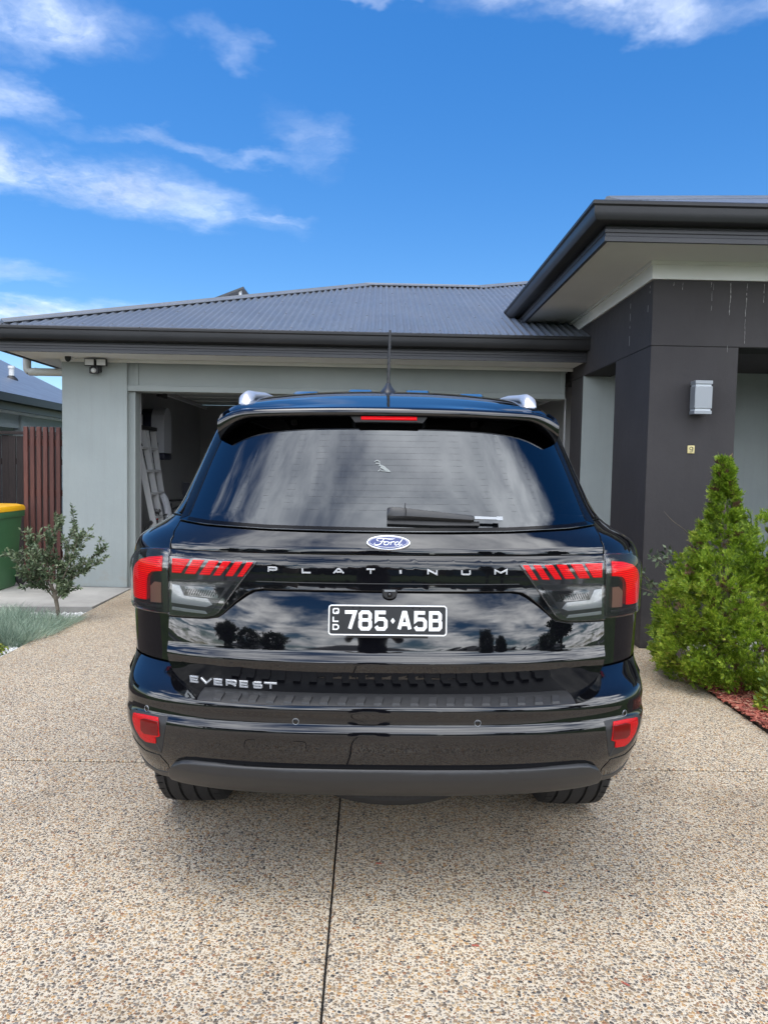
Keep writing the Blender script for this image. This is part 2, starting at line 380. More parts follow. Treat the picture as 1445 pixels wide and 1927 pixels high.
# ================================================================== THE SETTING
def gz(y): return max(0., .0118*(y-3.52))
g = MB().box((-400,-400,-.5), (400,400,-.075)).build('ground', 'lawn'); tag(g, kind='structure')
drive = MB().box((-2.70,-5.2,-.2), (2.19,3.52,-.012)).add([(-2.70,3.52,-.2),(2.19,3.52,-.2),(2.19,8.24,-.2),(-2.70,8.24,-.2),(-2.70,3.52,-.012),(2.19,3.52,-.012),(2.19,8.24,.04),(-2.70,8.24,.04)],
        [(0,3,2,1),(4,5,6,7),(1,2,6,5),(2,3,7,6),(3,0,4,7)]).build('driveway', 'joint_dark'); tag(drive, kind='structure')
def slab(x0, x1, y0, y1, jx0=0., jx1=0.):
    b = .004; v = []
    for (zz, q) in ((-.1, 0), (-.004, 0), (0, b)):
        for (x, y, j) in ((x0+q, y0+q, jx0), (x1-q, y0+q, jx1), (x1-q, y1-q, jx1), (x0+q, y1-q, jx0)):
            v.append((x+j*(y-3.), y, gz(y)+zz))
    f = [(0,3,2,1), (8,9,10,11)]+[(i+4*k, (i+1)%4+4*k, (i+1)%4+4*k+4, i+4*k+4) for k in (0,1) for i in range(4)]
    return raw('concrete_slab', v, f, 'aggregate', drive)
JX, JY = -.134, 3.52
for (y0, y1) in ((-5.2, -1.0), (-.994, JY-.009), (JY+.009, 8.24)):
    slab(-2.70, JX-.0035, y0, y1, 0, -.012); slab(JX+.0035, 2.19, y0, y1, -.012, 0)
# garden beds, side path, kerb and street
tag(MB().prism([(-9,2.2),(-2.704,2.2),(-2.704,7.0),(-9,6.75)], 0, 'z', -.3, -.012).build('garden_bed', 'soil'), kind='structure')
tag(MB().prism([(2.194,2.6),(6.5,2.6),(6.5,5.86),(2.194,5.86)], 0, 'z', -.3, .03).build('planting_bed', 'soil'), kind='structure')
path = MB().prism([(-6.5,6.76),(-2.71,7.10),(-2.71,8.268),(-3.485,8.268),(-3.485,14),(-6.5,14)], 0, 'z', -.2, .058).build('side_path', 'concrete'); tag(path, kind='structure')
tag(MB().box((2.215,5.86,-.2), (6.5,5.898,.085)).box((2.194,5.862,-.2), (2.2148,6.6,.055)).build('porch_edge', 'concrete'), kind='structure')
tag(MB().box((-60,-8.6,-.3), (60,-7.2,-.03)).build('footpath', 'concrete'), kind='structure')
tag(MB().box((-60,-10.35,-.4), (60,-10.2,-.05)).box((-60,-18.15,-.4), (60,-18.,-.05)).build('kerb', 'concrete'), kind='structure')
tag(MB().box((-60,-18.,-.4), (60,-10.35,-.068)).build('road', 'asphalt'), kind='structure')

# ------------------------------------------------------------------ the house
house = empty('house', (0, 8.3, 0), 'single storey house with grey steel roof, open double garage and charcoal porch', 'house')
HO = (0, 8.3, 0)
def hp(mb, name, m, smooth=False, parent=None, angle=35):
    p = parent or house
    o = mb.build(name, m, p, smooth, HO, angle); return o
# garage front
hp(MB().box((-3.48,8.27,-.1), (-2.77,8.62,2.57)), 'garage_pier', 'wall_sage')
hp(MB().box((-3.477,8.266,.04), (-2.773,8.268,.235)), 'plinth_band', 'wall_sage')
hp(MB().box((-3.46,8.6202,-.1), (-3.33,14.,2.57)), 'side_wall', 'wall_sage')
hp(MB().box((-2.7698,8.34,-.05), (-2.70,8.50,2.30)), 'door_jamb', 'header_sage')
hp(MB().box((-2.7698,8.31,2.30), (2.055,8.50,2.57)), 'garage_header', 'header_sage')
hp(MB().box((-2.7698,8.282,2.237), (2.058,8.52,2.2998), .004), 'header_trim', 'header_sage')
hp(MB().box((-2.7,8.296,2.3005), (-2.655,8.3098,2.57), .003), 'header_trim', 'header_sage')
hp(MB().box((2.012,8.296,2.3005), (2.058,8.3098,2.57), .003), 'header_trim', 'header_sage')
hp(MB().box((-3.49,8.25,2.5405), (2.128,8.2695,2.578), .004), 'cornice', 'cream_trim')
# garage inside
hp(MB().box((-3.3295,8.62,-.1), (-3.31,14.,2.55)), 'garage_wall', 'garage_paint')
hp(MB().box((-3.4,13.9,-.1), (2.5,14.05,2.55)), 'garage_wall', 'garage_paint')
hp(MB().box((2.31,8.51,-.1), (2.42,14.,2.55)), 'garage_wall', 'garage_paint')
hp(MB().box((-3.4,8.505,2.56), (2.5,14.,2.58)), 'garage_ceiling', 'garage_ceiling')
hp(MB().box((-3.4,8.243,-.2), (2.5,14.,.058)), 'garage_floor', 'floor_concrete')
gd = hp(MB().box((-2.60,8.86,2.335), (2.0,11.2,2.375), .006), 'garage_door', 'header_sage')
for yy in (9.35, 9.9, 10.45): hp(MB().box((-2.59,yy,2.326), (1.99,yy+.03,2.3345)), 'door_rail', 'alu')
for sx in (-2.67, 2.08):
    hp(MB().box((sx-.02,8.56,2.30), (sx+.02,11.6,2.34)).box((sx+math.copysign(.045,sx),8.56,.06), (sx+math.copysign(.06,sx),8.6,2.28)), 'door_track', 'alu')
hp(MB().tube([(-2.62,8.72,2.43),(2.03,8.72,2.43)], .03, 10), 'torsion_bar', 'alu', True)
hp(MB().box((-2.66,8.80,2.27), (-2.56,8.92,2.33)).box((-2.64,8.92,2.24), (-2.60,9.25,2.30)).tube([(-2.66,8.72,2.43),(-2.60,8.95,2.28)], .018, 8), 'door_bracket', 'matt_plastic')
# eaves over the garage: soffit, fascia, gutter
hp(MB().prism([(-3.87,7.752),(2.128,7.752),(2.128,8.30),(-3.46,8.30),(-3.46,14),(-3.87,14)], 0, 'z', 2.5785, 2.592), 'soffit', 'soffit_white')
def run_x(prof, x0, x1):      # prof in (y,z), extruded along x
    return MB().prism(prof, 0, 'x', x0, x1)
def run_y(prof, y0, y1):      # prof in (x,z), extruded along y
    return MB().prism(prof, 0, 'y', y0, y1)
FP = [(0,0),(0,.155),(-.022,.155),(-.022,.118),(-.016,.112),(-.016,.092),(-.024,.086),(-.024,.064),(-.018,.058),(-.018,.038),(-.026,.032),(-.026,0)]
GP = [(-.024,.245),(-.024,.108),(-.098,.108),(-.118,.118),(-.132,.142),(-.137,.170),(-.137,.205),(-.150,.216),(-.150,.236),(-.140,.245),(-.128,.240),(-.128,.150),(-.112,.126),(-.036,.126),(-.036,.245)]
def eave(x, y, z, xr, yb, pr):
    return MB().loft([[(x+a, yb, z+b) for a, b in pr], [(x+a, y+a, z+b) for a, b in pr], [(xr, y+a, z+b) for a, b in pr]])
hp(eave(-3.87, 7.75, 2.565, 2.127, 14, FP), 'fascia', 'fascia_steel')
hp(eave(-3.87, 7.75, 2.565, 2.127, 14, GP), 'gutter', 'colour_steel', True, None, 28)
hp(MB().box((2.1275,7.598,2.668), (2.1295,7.73,2.812)), 'gutter_stop', 'colour_steel')
for gx in (-2.42, -1.2, .4): hp(MB().box((gx,7.5975,2.772), (gx+.006,7.73,2.8125)), 'gutter_clip', 'colour_steel')
hp(MB().tube(catmull([(-3.93,8.42,2.66),(-3.93,8.42,2.50),(-3.925,8.42,2.465),(-3.90,8.42,2.445),(-3.86,8.42,2.44),(-3.46,8.42,2.44)], 5), .043, 16), 'downpipe', 'pvc_cream', True)
hp(MB().tube([(-3.84,8.42,2.44),(-3.825,8.42,2.44)], .047, 16), 'pipe_collar', 'pvc_cream', True)
# corrugated roof sheets
PITCH = .076; TAN = .382
def sheet(name, origin, along, up, L, lo, hi, m='roof_steel', per=8, amp=.0135):
    """corrugated sheet; ribs run up the slope from s=lo(u) to s=hi(u), u measured along the eave"""
    a = Vector(along).normalized(); c = Vector(up).normalized(); nrm = a.cross(c).normalized()
    if nrm.z < 0: nrm = -nrm
    v = []; f = []; O = Vector(origin); n = int(L/PITCH*per)
    for i in range(n+1):
        u = L*i/n; h = amp*math.sin(2*math.pi*u/PITCH); l, t = lo(u), hi(u)
        if t < l: t = l
        v.append(O+a*u+c*l+nrm*h); v.append(O+a*u+c*t+nrm*h)
    for i in range(n): f.append((2*i, 2*i+2, 2*i+3, 2*i+1))
    o = raw(name, v, f, m, house, True, HO); return o, (O, a, c, nrm)
cs = 1/math.sqrt(1+TAN*TAN); EY, EZ, EX = 7.62, 2.803, -3.97
def top_front(u):        # slope length where the sheet stops: hip, ridge, then the line up to the main roof
    x = EX+u
    y = EY+(x-EX)*(11.0-EY)/(-.21-EX) if x < -.21 else (11.0 if x < 1.42 else 11.0+(x-1.42)*.66)
    return (y-EY)/cs
sh, fr = sheet('roof_sheet', (EX,EY,EZ), (1,0,0), (0,1,TAN), 7.2, lambda u: 0, top_front)
hipx = (-.21-EX)
sheet('roof_sheet', (EX,16,EZ), (0,-1,0), (1,0,TAN*(11-EY)/hipx), 16-EY, lambda u: 0, lambda u: max(0, min((16-EY-u), 3.38))*hipx/3.38*1.06)
raw('roof_sheet', [(-.21,11.0,4.09),(1.42,11.0,4.09),(2.31,11.6,4.32),(6,14.1,5.2),(6,17,4.0),(-.21,17,2.8)], [(0,1,2,3,4,5)], 'roof_steel', house, False, HO)
sb = MB()
for row, s in enumerate((.12, .95, 1.85, 2.75, 3.5)):
    for k in range(94):
        if (k+row*2) % 4: continue
        u = (k+.25)*PITCH
        if top_front(u) < s+.12: continue
        q = fr[0]+fr[1]*u+fr[2]*s+fr[3]*.0085
        sb.lathe([(.0,.011),(.006,.011),(.0075,.006),(.012,.004),(.013,0)], q, 'z', 6)
so = hp(sb, 'roof_screw', 'ridge_steel'); so['kind'] = 'stuff'
def cap(p, q, wd=.10, name='ridge_cap', left=(0,0,1)):
    p, q = Vector(p), Vector(q); d = (q-p).normalized(); s = d.cross(Vector((0,0,1))).normalized()
    prof = [(-wd,-.028),(-wd,-.020),(-.022,.012),(-.012,.026),(.012,.026),(.022,.012),(wd,-.020),(wd,-.028)]
    rings = [[tuple(o+s*a+Vector((0,0,1))*b) for a, b in prof] for o in (p, q)]
    return hp(MB().loft(rings), name, 'ridge_steel', True, None, 30)
cap((-3.86,7.71,2.862), (-.21,11.0,4.105)); cap((-.24,11.0,4.105), (1.42,11.0,4.105)); cap((1.40,10.99,4.10), (3.2,12.19,4.565))
sp = hp(MB().prism([(-2.72,4.03),(-2.16,4.255),(-2.15,4.225),(-2.70,4.0)], 0, 'y', 11.9, 13.2), 'solar_panel', 'glass_far')
hp(MB().box((-2.24,11.95,3.3), (-2.20,11.99,4.21)), 'panel_strut', 'alu'); hp(MB().box((-2.24,13.05,3.2), (-2.20,13.09,4.21)), 'panel_strut', 'alu')

# porch wing
hp(MB().box((2.13,5.90,.0), (2.82,6.77,2.437), .003), 'porch_column', 'wall_char')
hp(MB().prism([(2.13,5.90),(6.6,5.90),(6.6,6.20),(2.42,6.20),(2.42,8.9),(2.13,8.9)], 0, 'z', 2.4445, 2.952), 'porch_lintel', 'wall_char')
hp(MB().prism([(2.134,5.904),(6.5,5.904),(6.5,6.19),(2.41,6.19),(2.41,8.2),(2.134,8.2)], 0, 'z', 2.4372, 2.4443), 'control_joint', 'joint_dark')
hp(MB().box((2.13,7.8342,.0), (2.30,8.30,2.437)), 'porch_wall', 'wall_char')
hp(MB().box((2.1302,7.82,.0), (6.5,7.8338,2.50)), 'porch_wall', 'wall_sage')
hp(MB().box((5.2,5.95,.0), (5.4,7.82,2.50)), 'porch_wall', 'wall_sage')
hp(MB().box((2.43,6.21,2.50), (6.5,7.82,2.52)), 'porch_ceiling', 'wall_char')
hp(MB().box((2.2,5.8985,-.2), (6.5,7.82,.09)), 'porch_floor', 'concrete')
hp(MB().prism([(2.112,5.882),(6.6,5.882),(6.6,6.2),(2.40,6.2),(2.40,8.9),(2.112,8.9)], 0, 'z', 2.9525, 3.0885), 'frieze_board', 'cream_trim')
hp(MB().prism([(2.095,5.865),(6.6,5.865),(6.6,5.8815),(2.1115,5.8815),(2.1115,8.9),(2.095,8.9)], 0, 'z', 3.062, 3.0885), 'cornice', 'cream_trim')
hp(MB().box((1.60,5.38,3.089), (6.6,9.4,3.104)), 'soffit', 'soffit_white')
hp(eave(1.60, 5.38, 3.072, 6.6, 9.4, FP), 'fascia', 'fascia_steel')
hp(eave(1.60, 5.38, 3.072, 6.6, 9.4, GP), 'gutter', 'colour_steel', True, None, 28)
WX, WY, WZ = 1.49, 5.27, 3.312
sheet('roof_sheet', (WX,WY,WZ), (1,0,0), (0,1,TAN), 5.1, lambda u: 0, lambda u: min(u, 3.2)/cs)
sheet('roof_sheet', (WX,9.6,WZ), (0,-1,0), (1,0,TAN), 9.6-WY, lambda u: 0, lambda u: min(9.6-WY-u, 3.2)/cs)
cap((WX+.10,WY+.10,WZ+.012+.10*TAN), (WX+3.2,WY+3.2,WZ+3.2*TAN+.012))
st = MB()      # lime runs below the frieze
for (x, z0, z1, wd) in ((2.29,2.935,2.905,.004),(2.36,2.93,2.84,.003),(2.585,2.94,2.90,.004),(2.60,2.93,2.88,.003),(2.592,2.87,2.72,.003),(2.735,2.935,2.67,.006),(2.868,2.935,2.66,.006),(2.862,2.66,2.47,.003),(3.0,2.935,2.79,.004),(3.09,2.94,2.92,.004),(2.73,2.45,2.40,.003)):
    n = max(2, int((z0-z1)/.018)); px = x
    for k in range(n):
        za, zb = z0+(z1-z0)*k/n, z0+(z1-z0)*(k+1)/n; qx = px+random.uniform(-.0022,.0018); ww = wd*random.uniform(.25,1.)
        if random.random() < .85: st.add([(px-ww/2,5.8985,za),(px+ww/2,5.8985,za),(qx+ww/2,5.8985,zb),(qx-ww/2,5.8985,zb)], [(0,1,2,3)])
        px = qx
for (y, z0, z1) in ((6.42,2.90,2.50),(5.97,2.94,2.84),(6.0,2.8,2.72)):
    n = int((z0-z1)/.02)
    for k in range(n):
        za, zb = z0+(z1-z0)*k/n, z0+(z1-z0)*(k+1)/n
        if random.random() < .6: st.add([(2.1285,y-.004,za),(2.1285,y+.004,za),(2.1285,y+.004,zb),(2.1285,y-.004,zb)], [(0,1,2,3)])
so = hp(st, 'lime_stain', 'stain_white'); so['kind'] = 'stuff'

# ------------------------------------------------------------------ fittings on the house
t = empty('wall_light', (2.50,5.9,1.9), 'grey rectangular up and down wall light on the charcoal porch column', 'light')
O = (2.50,5.9,1.9)
MB().box((2.455,5.872,1.935), (2.565,5.8985,2.10), .003).build('back_plate', 'light_grey_metal', t, False, O)
MB().box((2.44,5.775,1.945), (2.575,5.8715,2.118), .004).build('body', 'light_grey_metal', t, False, O)
for z0 in (1.9295, 2.1182): MB().box((2.448,5.783,z0), (2.567,5.8715,z0+.0155)).build('glass_band', 'frost_glass', t, False, O)
for z0 in (1.902, 2.1337): MB().box((2.44,5.775,z0), (2.575,5.8715,z0+.0275), .003).build('end_cap', 'light_grey_metal', t, False, O)
t = empty('house_number_plaque', (2.475,5.9,1.6), 'small brass coloured plaque with the number 9 on the charcoal column', 'plaque')
O = (2.475,5.9,1.6)
MB().box((2.448,5.892,1.60), (2.504,5.8985,1.662), .004).build('plate', 'plaque_brass', t, False, O)
ring = [(2.477+.013*math.cos(a), 1.640+.012*math.sin(a)) for a in np.linspace(0, 2*math.pi, 17)]
nine = ring+[(2.489,1.63),(2.487,1.619),(2.478,1.611),(2.466,1.613)]
MB().tube([(x,5.8905,z) for x, z in nine], .0028, 6).build('digit', 'plaque_ink', t, True, O)
t = empty('floodlight', (-3.08,8.27,2.40), 'twin white LED floodlight with black motion sensor on the grey garage pier', 'light')
O = (-3.08,8.27,2.40)
for x0 in (-3.195, -3.068):
    MB().box((x0,8.16,2.487), (x0+.112,8.20,2.565), .004).build('lamp_head', 'black_plastic', t, False, O)
    MB().box((x0+.008,8.156,2.495), (x0+.104,8.1598,2.557)).build('diffuser', 'white_plastic', t, False, O)
MB().box((-3.14,8.20,2.43), (-3.04,8.2695,2.50), .005).box((-3.09,8.19,2.47), (-3.06,8.22,2.55)).build('mount', 'black_plastic', t, False, O)
MB().box((-3.145,8.165,2.405), (-3.045,8.21,2.475), .01).build('sensor_body', 'black_plastic', t, False, O)
MB().lathe([(.0,-.032),(.018,-.026),(.026,-.010),(.028,.0)], (-3.095,8.166,2.438), 'y', 14).build('sensor_lens', 'white_plastic', t, True, O)
t = empty('security_camera', (-3.35,8.2,2.50), 'small round white and black security camera under the garage soffit', 'camera')
O = (-3.35,8.2,2.50)
MB().lathe([(.0,.0),(.02,.004),(.034,.018),(.036,.06),(.034,.075),(.0,.075)], (-3.362,8.125,2.565), 'y', 16).build('housing', 'white_plastic', t, True, O)
rg = []
for s, yy in ((1., 8.122), (.97, 8.116), (.85, 8.113)):
    rg.append([(-3.352+.034*s*math.cos(a), yy, 2.563+.044*s*math.sin(a)) for a in np.linspace(0, 2*math.pi, 20, endpoint=False)])
MB().loft(rg).build('lens_cover', 'black_plastic', t, True, O)
MB().tube([(-3.36,8.17,2.578),(-3.36,8.17,2.60)], .014, 8).build('ceiling_mount', 'white_plastic', t, True, O)

# ------------------------------------------------------------------ things in the garage
t = empty('water_heater', (-3.31,10.6,1.5), 'white and navy wall hung hot water unit on the garage wall', 'water heater'); O = (-3.31,10.6,1.5)
def stad(yc, hw, z0, z1, n=9, top=True):
    p = [(yc-hw, z0), (yc+hw, z0)]
    return p+[(yc+hw*math.cos(a), z1-hw+hw*math.sin(a)) for a in np.linspace(0, math.pi, n)]
MB().prism(stad(10.62, .20, 1.53, 2.22), 0, 'x', -3.3095, -3.16).build('back_case', 'heater_navy', t, False, O)
MB().prism(stad(10.62, .185, 1.60, 2.235), 0, 'x', -3.1595, -2.98).build('front_case', 'heater_white', t, False, O)
MB().box((-3.1595,10.43,1.50), (-2.97,10.81,1.598), .03).build('base_cover', 'heater_navy', t, True, O)
MB().box((-3.09,10.431,1.66), (-3.06,10.434,1.74)).build('display', 'heater_navy', t, False, O)
for yy in (10.5, 10.6, 10.72): MB().tube([(-3.15,yy,1.50),(-3.15,yy,1.45)], .012, 8).build('pipe_stub', 'black_plastic', t, True, O)
t = empty('meter_panel', (-3.31,10.2,1.6), 'pale wall box with label beside the hot water unit', 'panel box')
MB().box((-3.3095,10.15,1.72), (-3.25,10.36,2.12), .004).build('cabinet', 'heater_white', t, False, (-3.31,10.2,1.6)); MB().box((-3.2498,10.19,1.86), (-3.248,10.32,2.04)).build('notice', 'white_plastic', t, False, (-3.31,10.2,1.6))
t = empty('ladder', (-2.9,9.3,.06), 'aluminium folding ladder leaning against the garage wall beside the opening', 'ladder'); O = (-2.9,9.3,.06)
def lad(yo, lean):
    for dy in (0, .30):
        MB().loft([[(x+a, yo+dy+b, z) for a, b in ((-.035,-.014),(.035,-.014),(.035,.014),(-.035,.014))] for x, z in ((-2.62+lean[0], .06), (-2.62+lean[1], 1.86))]).build('rail', 'alu', t, False, O)
    for k in range(6):
        f_ = (k+.6)/6.4; x = -2.62+lean[0]+(lean[1]-lean[0])*f_; z = .06+1.8*f_
        MB().box((x-.035,yo+.0145,z-.014), (x+.035,yo+.2855,z+.014), .003).build('rung', 'alu', t, False, O)
lad(9.0, (.06,-.30)); lad(9.42, (-.04,-.30))
MB().box((-2.97,8.985,1.8605), (-2.87,9.74,1.91), .006).build('top_cap', 'matt_plastic', t, False, O)
t = empty('bicycle', (-2.75,8.9,.06), 'dark bicycle with black saddle and red tail light inside the garage', 'bicycle'); O = (-2.75,8.9,.06)
for yy in (8.98, 10.02):
    tor = []
    MB().lathe([(.30,-.018),(.325,-.024),(.345,-.012),(.35,0),(.345,.012),(.325,.024),(.30,.018),(.30,-.018)], (-2.72,yy,.41), 'x', 32).build('tyre', 'rubber', t, True, O)
    MB().lathe([(.285,-.012),(.30,-.014),(.30,.014),(.285,.012),(.285,-.012)], (-2.72,yy,.41), 'x', 32).build('rim', 'alu', t, True, O)
    spm = MB()
    for k in range(14):
        a = 2*math.pi*k/14; spm.tube([(-2.72+(.02 if k%2 else -.02),yy,.41),(-2.72,yy+.288*math.cos(a),.41+.288*math.sin(a))], .0025, 4)
    spm.build('spokes', 'alu', t, False, O)
MB().tube([(-2.72,8.98,.41),(-2.72,9.40,.36),(-2.72,9.28,.82),(-2.72,8.98,.41)], .014, 8).tube([(-2.72,9.40,.36),(-2.72,9.86,.80),(-2.72,9.29,.78)], .018, 8).tube([(-2.72,9.84,.92),(-2.72,10.02,.41)], .016, 8).build('frame', 'black_plastic', t, True, O)
MB().tube([(-2.95,9.82,.98),(-2.72,9.84,.96),(-2.49,9.82,.98)], .013, 8).build('handlebar', 'black_plastic', t, True, O)
MB().loft([[(-2.72+a*wd, y, .86+b*.03) for a, b in ((-1,0),(-.7,.8),(0,.5),(.7,.8),(1,0),(.6,-.9),(-.6,-.9))] for y, wd in ((9.08,.03),(9.10,.075),(9.16,.075),(9.24,.04),(9.36,.02))]).build('saddle', 'black_plastic', t, True, O)
MB().tube([(-2.72,9.27,.74),(-2.72,9.22,.84)], .012, 8).build('seat_post', 'alu', t, True, O)
MB().box((-2.735,9.19,.755), (-2.705,9.235,.80), .006).build('tail_light', 'lens_red', t, False, O)
t = empty('folding_chair', (-2.45,10.2,.06), 'dark folding camp chair stored in the garage', 'chair'); O = (-2.45,10.2,.06)
MB().loft([[(-2.62,10.1,.62),(-2.0,10.16,.62),(-2.0,10.19,.62),(-2.62,10.13,.62)],[(-2.68,10.24,1.20),(-2.0,10.30,1.12),(-2.0,10.33,1.12),(-2.68,10.27,1.20)]]).build('backrest', 'cloth_navy', t, False, O)
MB().box((-2.62,9.75,.56), (-2.0,10.15,.60), .01).build('seat', 'cloth_navy', t, False, O)
for (x, y) in ((-2.62,9.76),(-2.02,9.76),(-2.62,10.14),(-2.02,10.14)): MB().tube([(x,y,.06),(x,y,.60)], .013, 8).build('leg', 'alu', t, True, O)
MB().tube([(-2.66,9.74,.86),(-2.66,10.2,.88)], .014, 8).build('armrest', 'black_plastic', t, True, O)
t = empty('pram', (-2.7,9.75,.06), 'folded child carrier with a pale grey curved shell in the garage', 'pram'); O = (-2.7,9.75,.06)
rings = []
for k in range(9):
    a = k/8; x = -2.86+.16*a+.03*math.sin(a*3); z = 1.08-.52*a*a-.05*a; wd = .05+.05*a
    rings.append([(x+.035*math.cos(b)*1.3, 9.72+wd*math.sin(b), z+.02*math.cos(b)) for b in np.linspace(0, 2*math.pi, 10, endpoint=False)])
MB().loft(rings).build('shell', 'heater_white', t, True, O)
MB().box((-2.78,9.62,.30), (-2.60,9.84,.60), .03).build('base', 'heater_navy', t, True, O)
for yy in (9.62, 9.84): MB().lathe([(.0,-.02),(.09,-.02),(.11,0),(.09,.02),(0,.02)], (-2.68,yy,.17), 'y', 16).build('wheel', 'rubber', t, True, O)
MB().tube([(-2.70,9.73,.17),(-2.70,9.73,.32)], .02, 8).build('strut', 'alu', t, True, O)

# ------------------------------------------------------------------ left boundary: slat screen, paling fence, bin, the house next door
t = empty('slat_screen', (-3.8,8.5,0), 'reddish brown vertical slat screen beside the grey garage pier', 'screen'); O = (-3.8,8.5,0)
for k in range(6):
    x = -4.005+.0735*k; MB().box((x,8.47,.075), (x+.046,8.515,1.835+random.uniform(-.004,.004)), .004).build('slat', 'slat_red', t, False, O)
MB().box((-3.556,8.47,.075), (-3.53,8.56,1.82), .004).build('post', 'slat_red', t, False, O)
for z in (.35, 1.05, 1.62): MB().box((-4.0,8.5155,z), (-3.535,8.55,z+.07)).build('rail', 'slat_red', t, False, O)
t = empty('paling_fence', (-5.2,10.,0), 'dark stained paling fence behind the slat screen', 'fence'); O = (-5.2,10.,0)
for k in range(19):
    x = -6.1+.098*k; MB().box((x,10.+.012*(k%2),.0), (x+.092,10.018+.012*(k%2),1.79+random.uniform(-.012,.012)), .002).build('paling', 'paling_dark', t, False, O)
MB().box((-6.1,9.985,1.80), (-4.2,10.05,1.84), .003).build('capping', 'paling_dark', t, False, O)
for z in (.4, 1.4): MB().box((-6.1,10.031,z), (-4.2,10.07,z+.08)).build('rail', 'paling_dark', t, False, O)
t = empty('wheelie_bin', (-4.20,8.02,.058), 'green wheelie bin with yellow lid in front of the slat screen', 'bin'); O = (-4.20,8.02,.058)
def rr(xc, yc, hx, hy, z, r_=.05, n=5):
    p = []
    for (sx, sy, a0) in ((1,1,0),(-1,1,90),(-1,-1,180),(1,-1,270)):
        for k in range(n):
            a = R(a0+90*k/(n-1)); p.append((xc+sx*(hx-r_)+r_*math.cos(a), yc+sy*(hy-r_)+r_*math.sin(a), z))
    return p
MB().loft([rr(-4.20,8.04,.20,.22,.062), rr(-4.20,8.04,.215,.235,.10), rr(-4.20,8.03,.262,.285,.80), rr(-4.20,8.03,.268,.29,.84)]).build('body', 'bin_green', t, True, O)
MB().loft([rr(-4.20,8.03,.285,.305,.835), rr(-4.20,8.03,.288,.308,.84), rr(-4.20,8.03,.288,.308,.898), rr(-4.20,8.03,.283,.303,.902)]).build('rim', 'bin_green', t, True, O)
MB().loft([rr(-4.20,8.03,.29,.315,.9025), rr(-4.20,8.03,.292,.318,.93), rr(-4.20,8.03,.28,.305,.955), rr(-4.20,8.03,.23,.25,.972)]).build('lid', 'bin_yellow', t, True, O)
MB().box((-4.00,7.685,.915), (-3.92,7.715,.945), .006).build('lid_grip', 'bin_yellow', t, False, O)
MB().box((-4.36,7.77,.30), (-4.14,7.785,.70), .006).build('panel', 'bin_green', t, False, O)
for x in (-4.44, -3.96): MB().lathe([(0,-.025),(.085,-.025),(.10,-.01),(.10,.01),(.085,.025),(0,.025)], (x,8.30,.158), 'x', 18).build('wheel', 'rubber', t, True, O)
t = empty('neighbour_house', (-8,11,0), "house next door with plain blue-grey roof seen past the downpipe", 'house'); O = (-8,11,0)
raw('roof', [(-5.6,5,2.45),(-5.6,15.9,2.45),(-10.05,19.97,4.14),(-10.05,5,4.14),(-15,19.97,2.3),(-15,5,2.3)], [(0,1,2,3),(3,2,4,5)], 'roof_steel', t, False, O)
MB().prism([(-5.46,2.33),(-5.46,2.45),(-5.6,2.45),(-5.6,2.34)], 0, 'y', 5, 15.9).build('gutter', 'colour_steel', t, False, O)
MB().box((-5.66,5,2.22), (-5.61,15.9,2.43)).build('fascia', 'fascia_steel', t, False, O)
MB().box((-6.3,5,2.20), (-5.665,15.5,2.2195)).build('soffit', 'soffit_white', t, False, O)
MB().box((-6.42,5.2,-.1), (-6.30,15.5,2.35)).build('wall', 'wall_sage', t, False, O)
MB().box((-5.98,12.3,-.1), (-5.84,12.44,2.1995), .004).build('post', 'wall_sage', t, False, O)
MB().box((-5.92,8,1.98), (-5.88,15.5,2.1995)).build('beam', 'wall_sage', t, False, O)
MB().tube([(-7.25,14.87,2.98),(-7.25,14.87,3.30)], .05, 12).tube([(-7.25,14.87,3.27),(-7.25,14.87,3.32)], .065, 12).build('vent_pipe', 'white_plastic', t, True, O)
MB().lathe([(.13,-.06),(.11,0),(.055,.05)], (-7.25,14.87,3.08), 'z', 12).build('flashing', 'matt_plastic', t, True, O)

# ================================================================== THE CAR
car = empty('parked_car', (.047, 3.3, 0), 'glossy black seven seat four wheel drive parked nose in before the garage', 'car')
car.rotation_euler = (0, -.0065, 0)
CO = (0, 3.3, 0)
Wm = pchip([(.3,.90),(.5,.915),(.58,.925),(.66,.936),(.73,.939),(.80,.942),(.86,.944),(.92,.946),(1.0,.948),(1.08,.952),(1.13,.948),(1.17,.935),(1.20,.900),(1.235,.842),(1.27,.810),(1.40,.759),(1.55,.708),(1.64,.670),(1.72,.63)])
Wb = pchip([(.3,.86),(.45,.875),(.52,.892),(.58,.905),(.66,.907),(.70,.906),(.735,.917),(.768,.9405),(.80,.942)])
class RS:
    """rear body surface: plan curve swept over a centre line profile; a = plan angle, z = height"""
    def __init__(s, y0, B=.50, n=2.6, W=Wm): s.y0 = pchip(y0); s.B = B if callable(B) else (lambda z: B); s.n = n if callable(n) else (lambda z: n); s.W = W
    def pos(s, a, z):
        q = min(abs(math.sin(a)), 1.); x = s.W(z)*q*(1 if a >= 0 else -1)
        n = s.n(z); return Vector((x, s.y0(z)+s.B(z)*(1-max(0., 1-q**n)**(1/n)), z))
    def inv(s, x, z): return math.asin(max(-1., min(1., x/s.W(z))))
    def normal(s, a, z):
        e = 1e-3; a = max(-1.55, min(1.55, a))
        n = (s.pos(a+e, z)-s.pos(a-e, z)).cross(s.pos(a, z+e)-s.pos(a, z-e)); return n.normalized()
    def at(s, x, z, h=0.):
        a = s.inv(x, z); return s.pos(a, z)+s.normal(a, z)*h
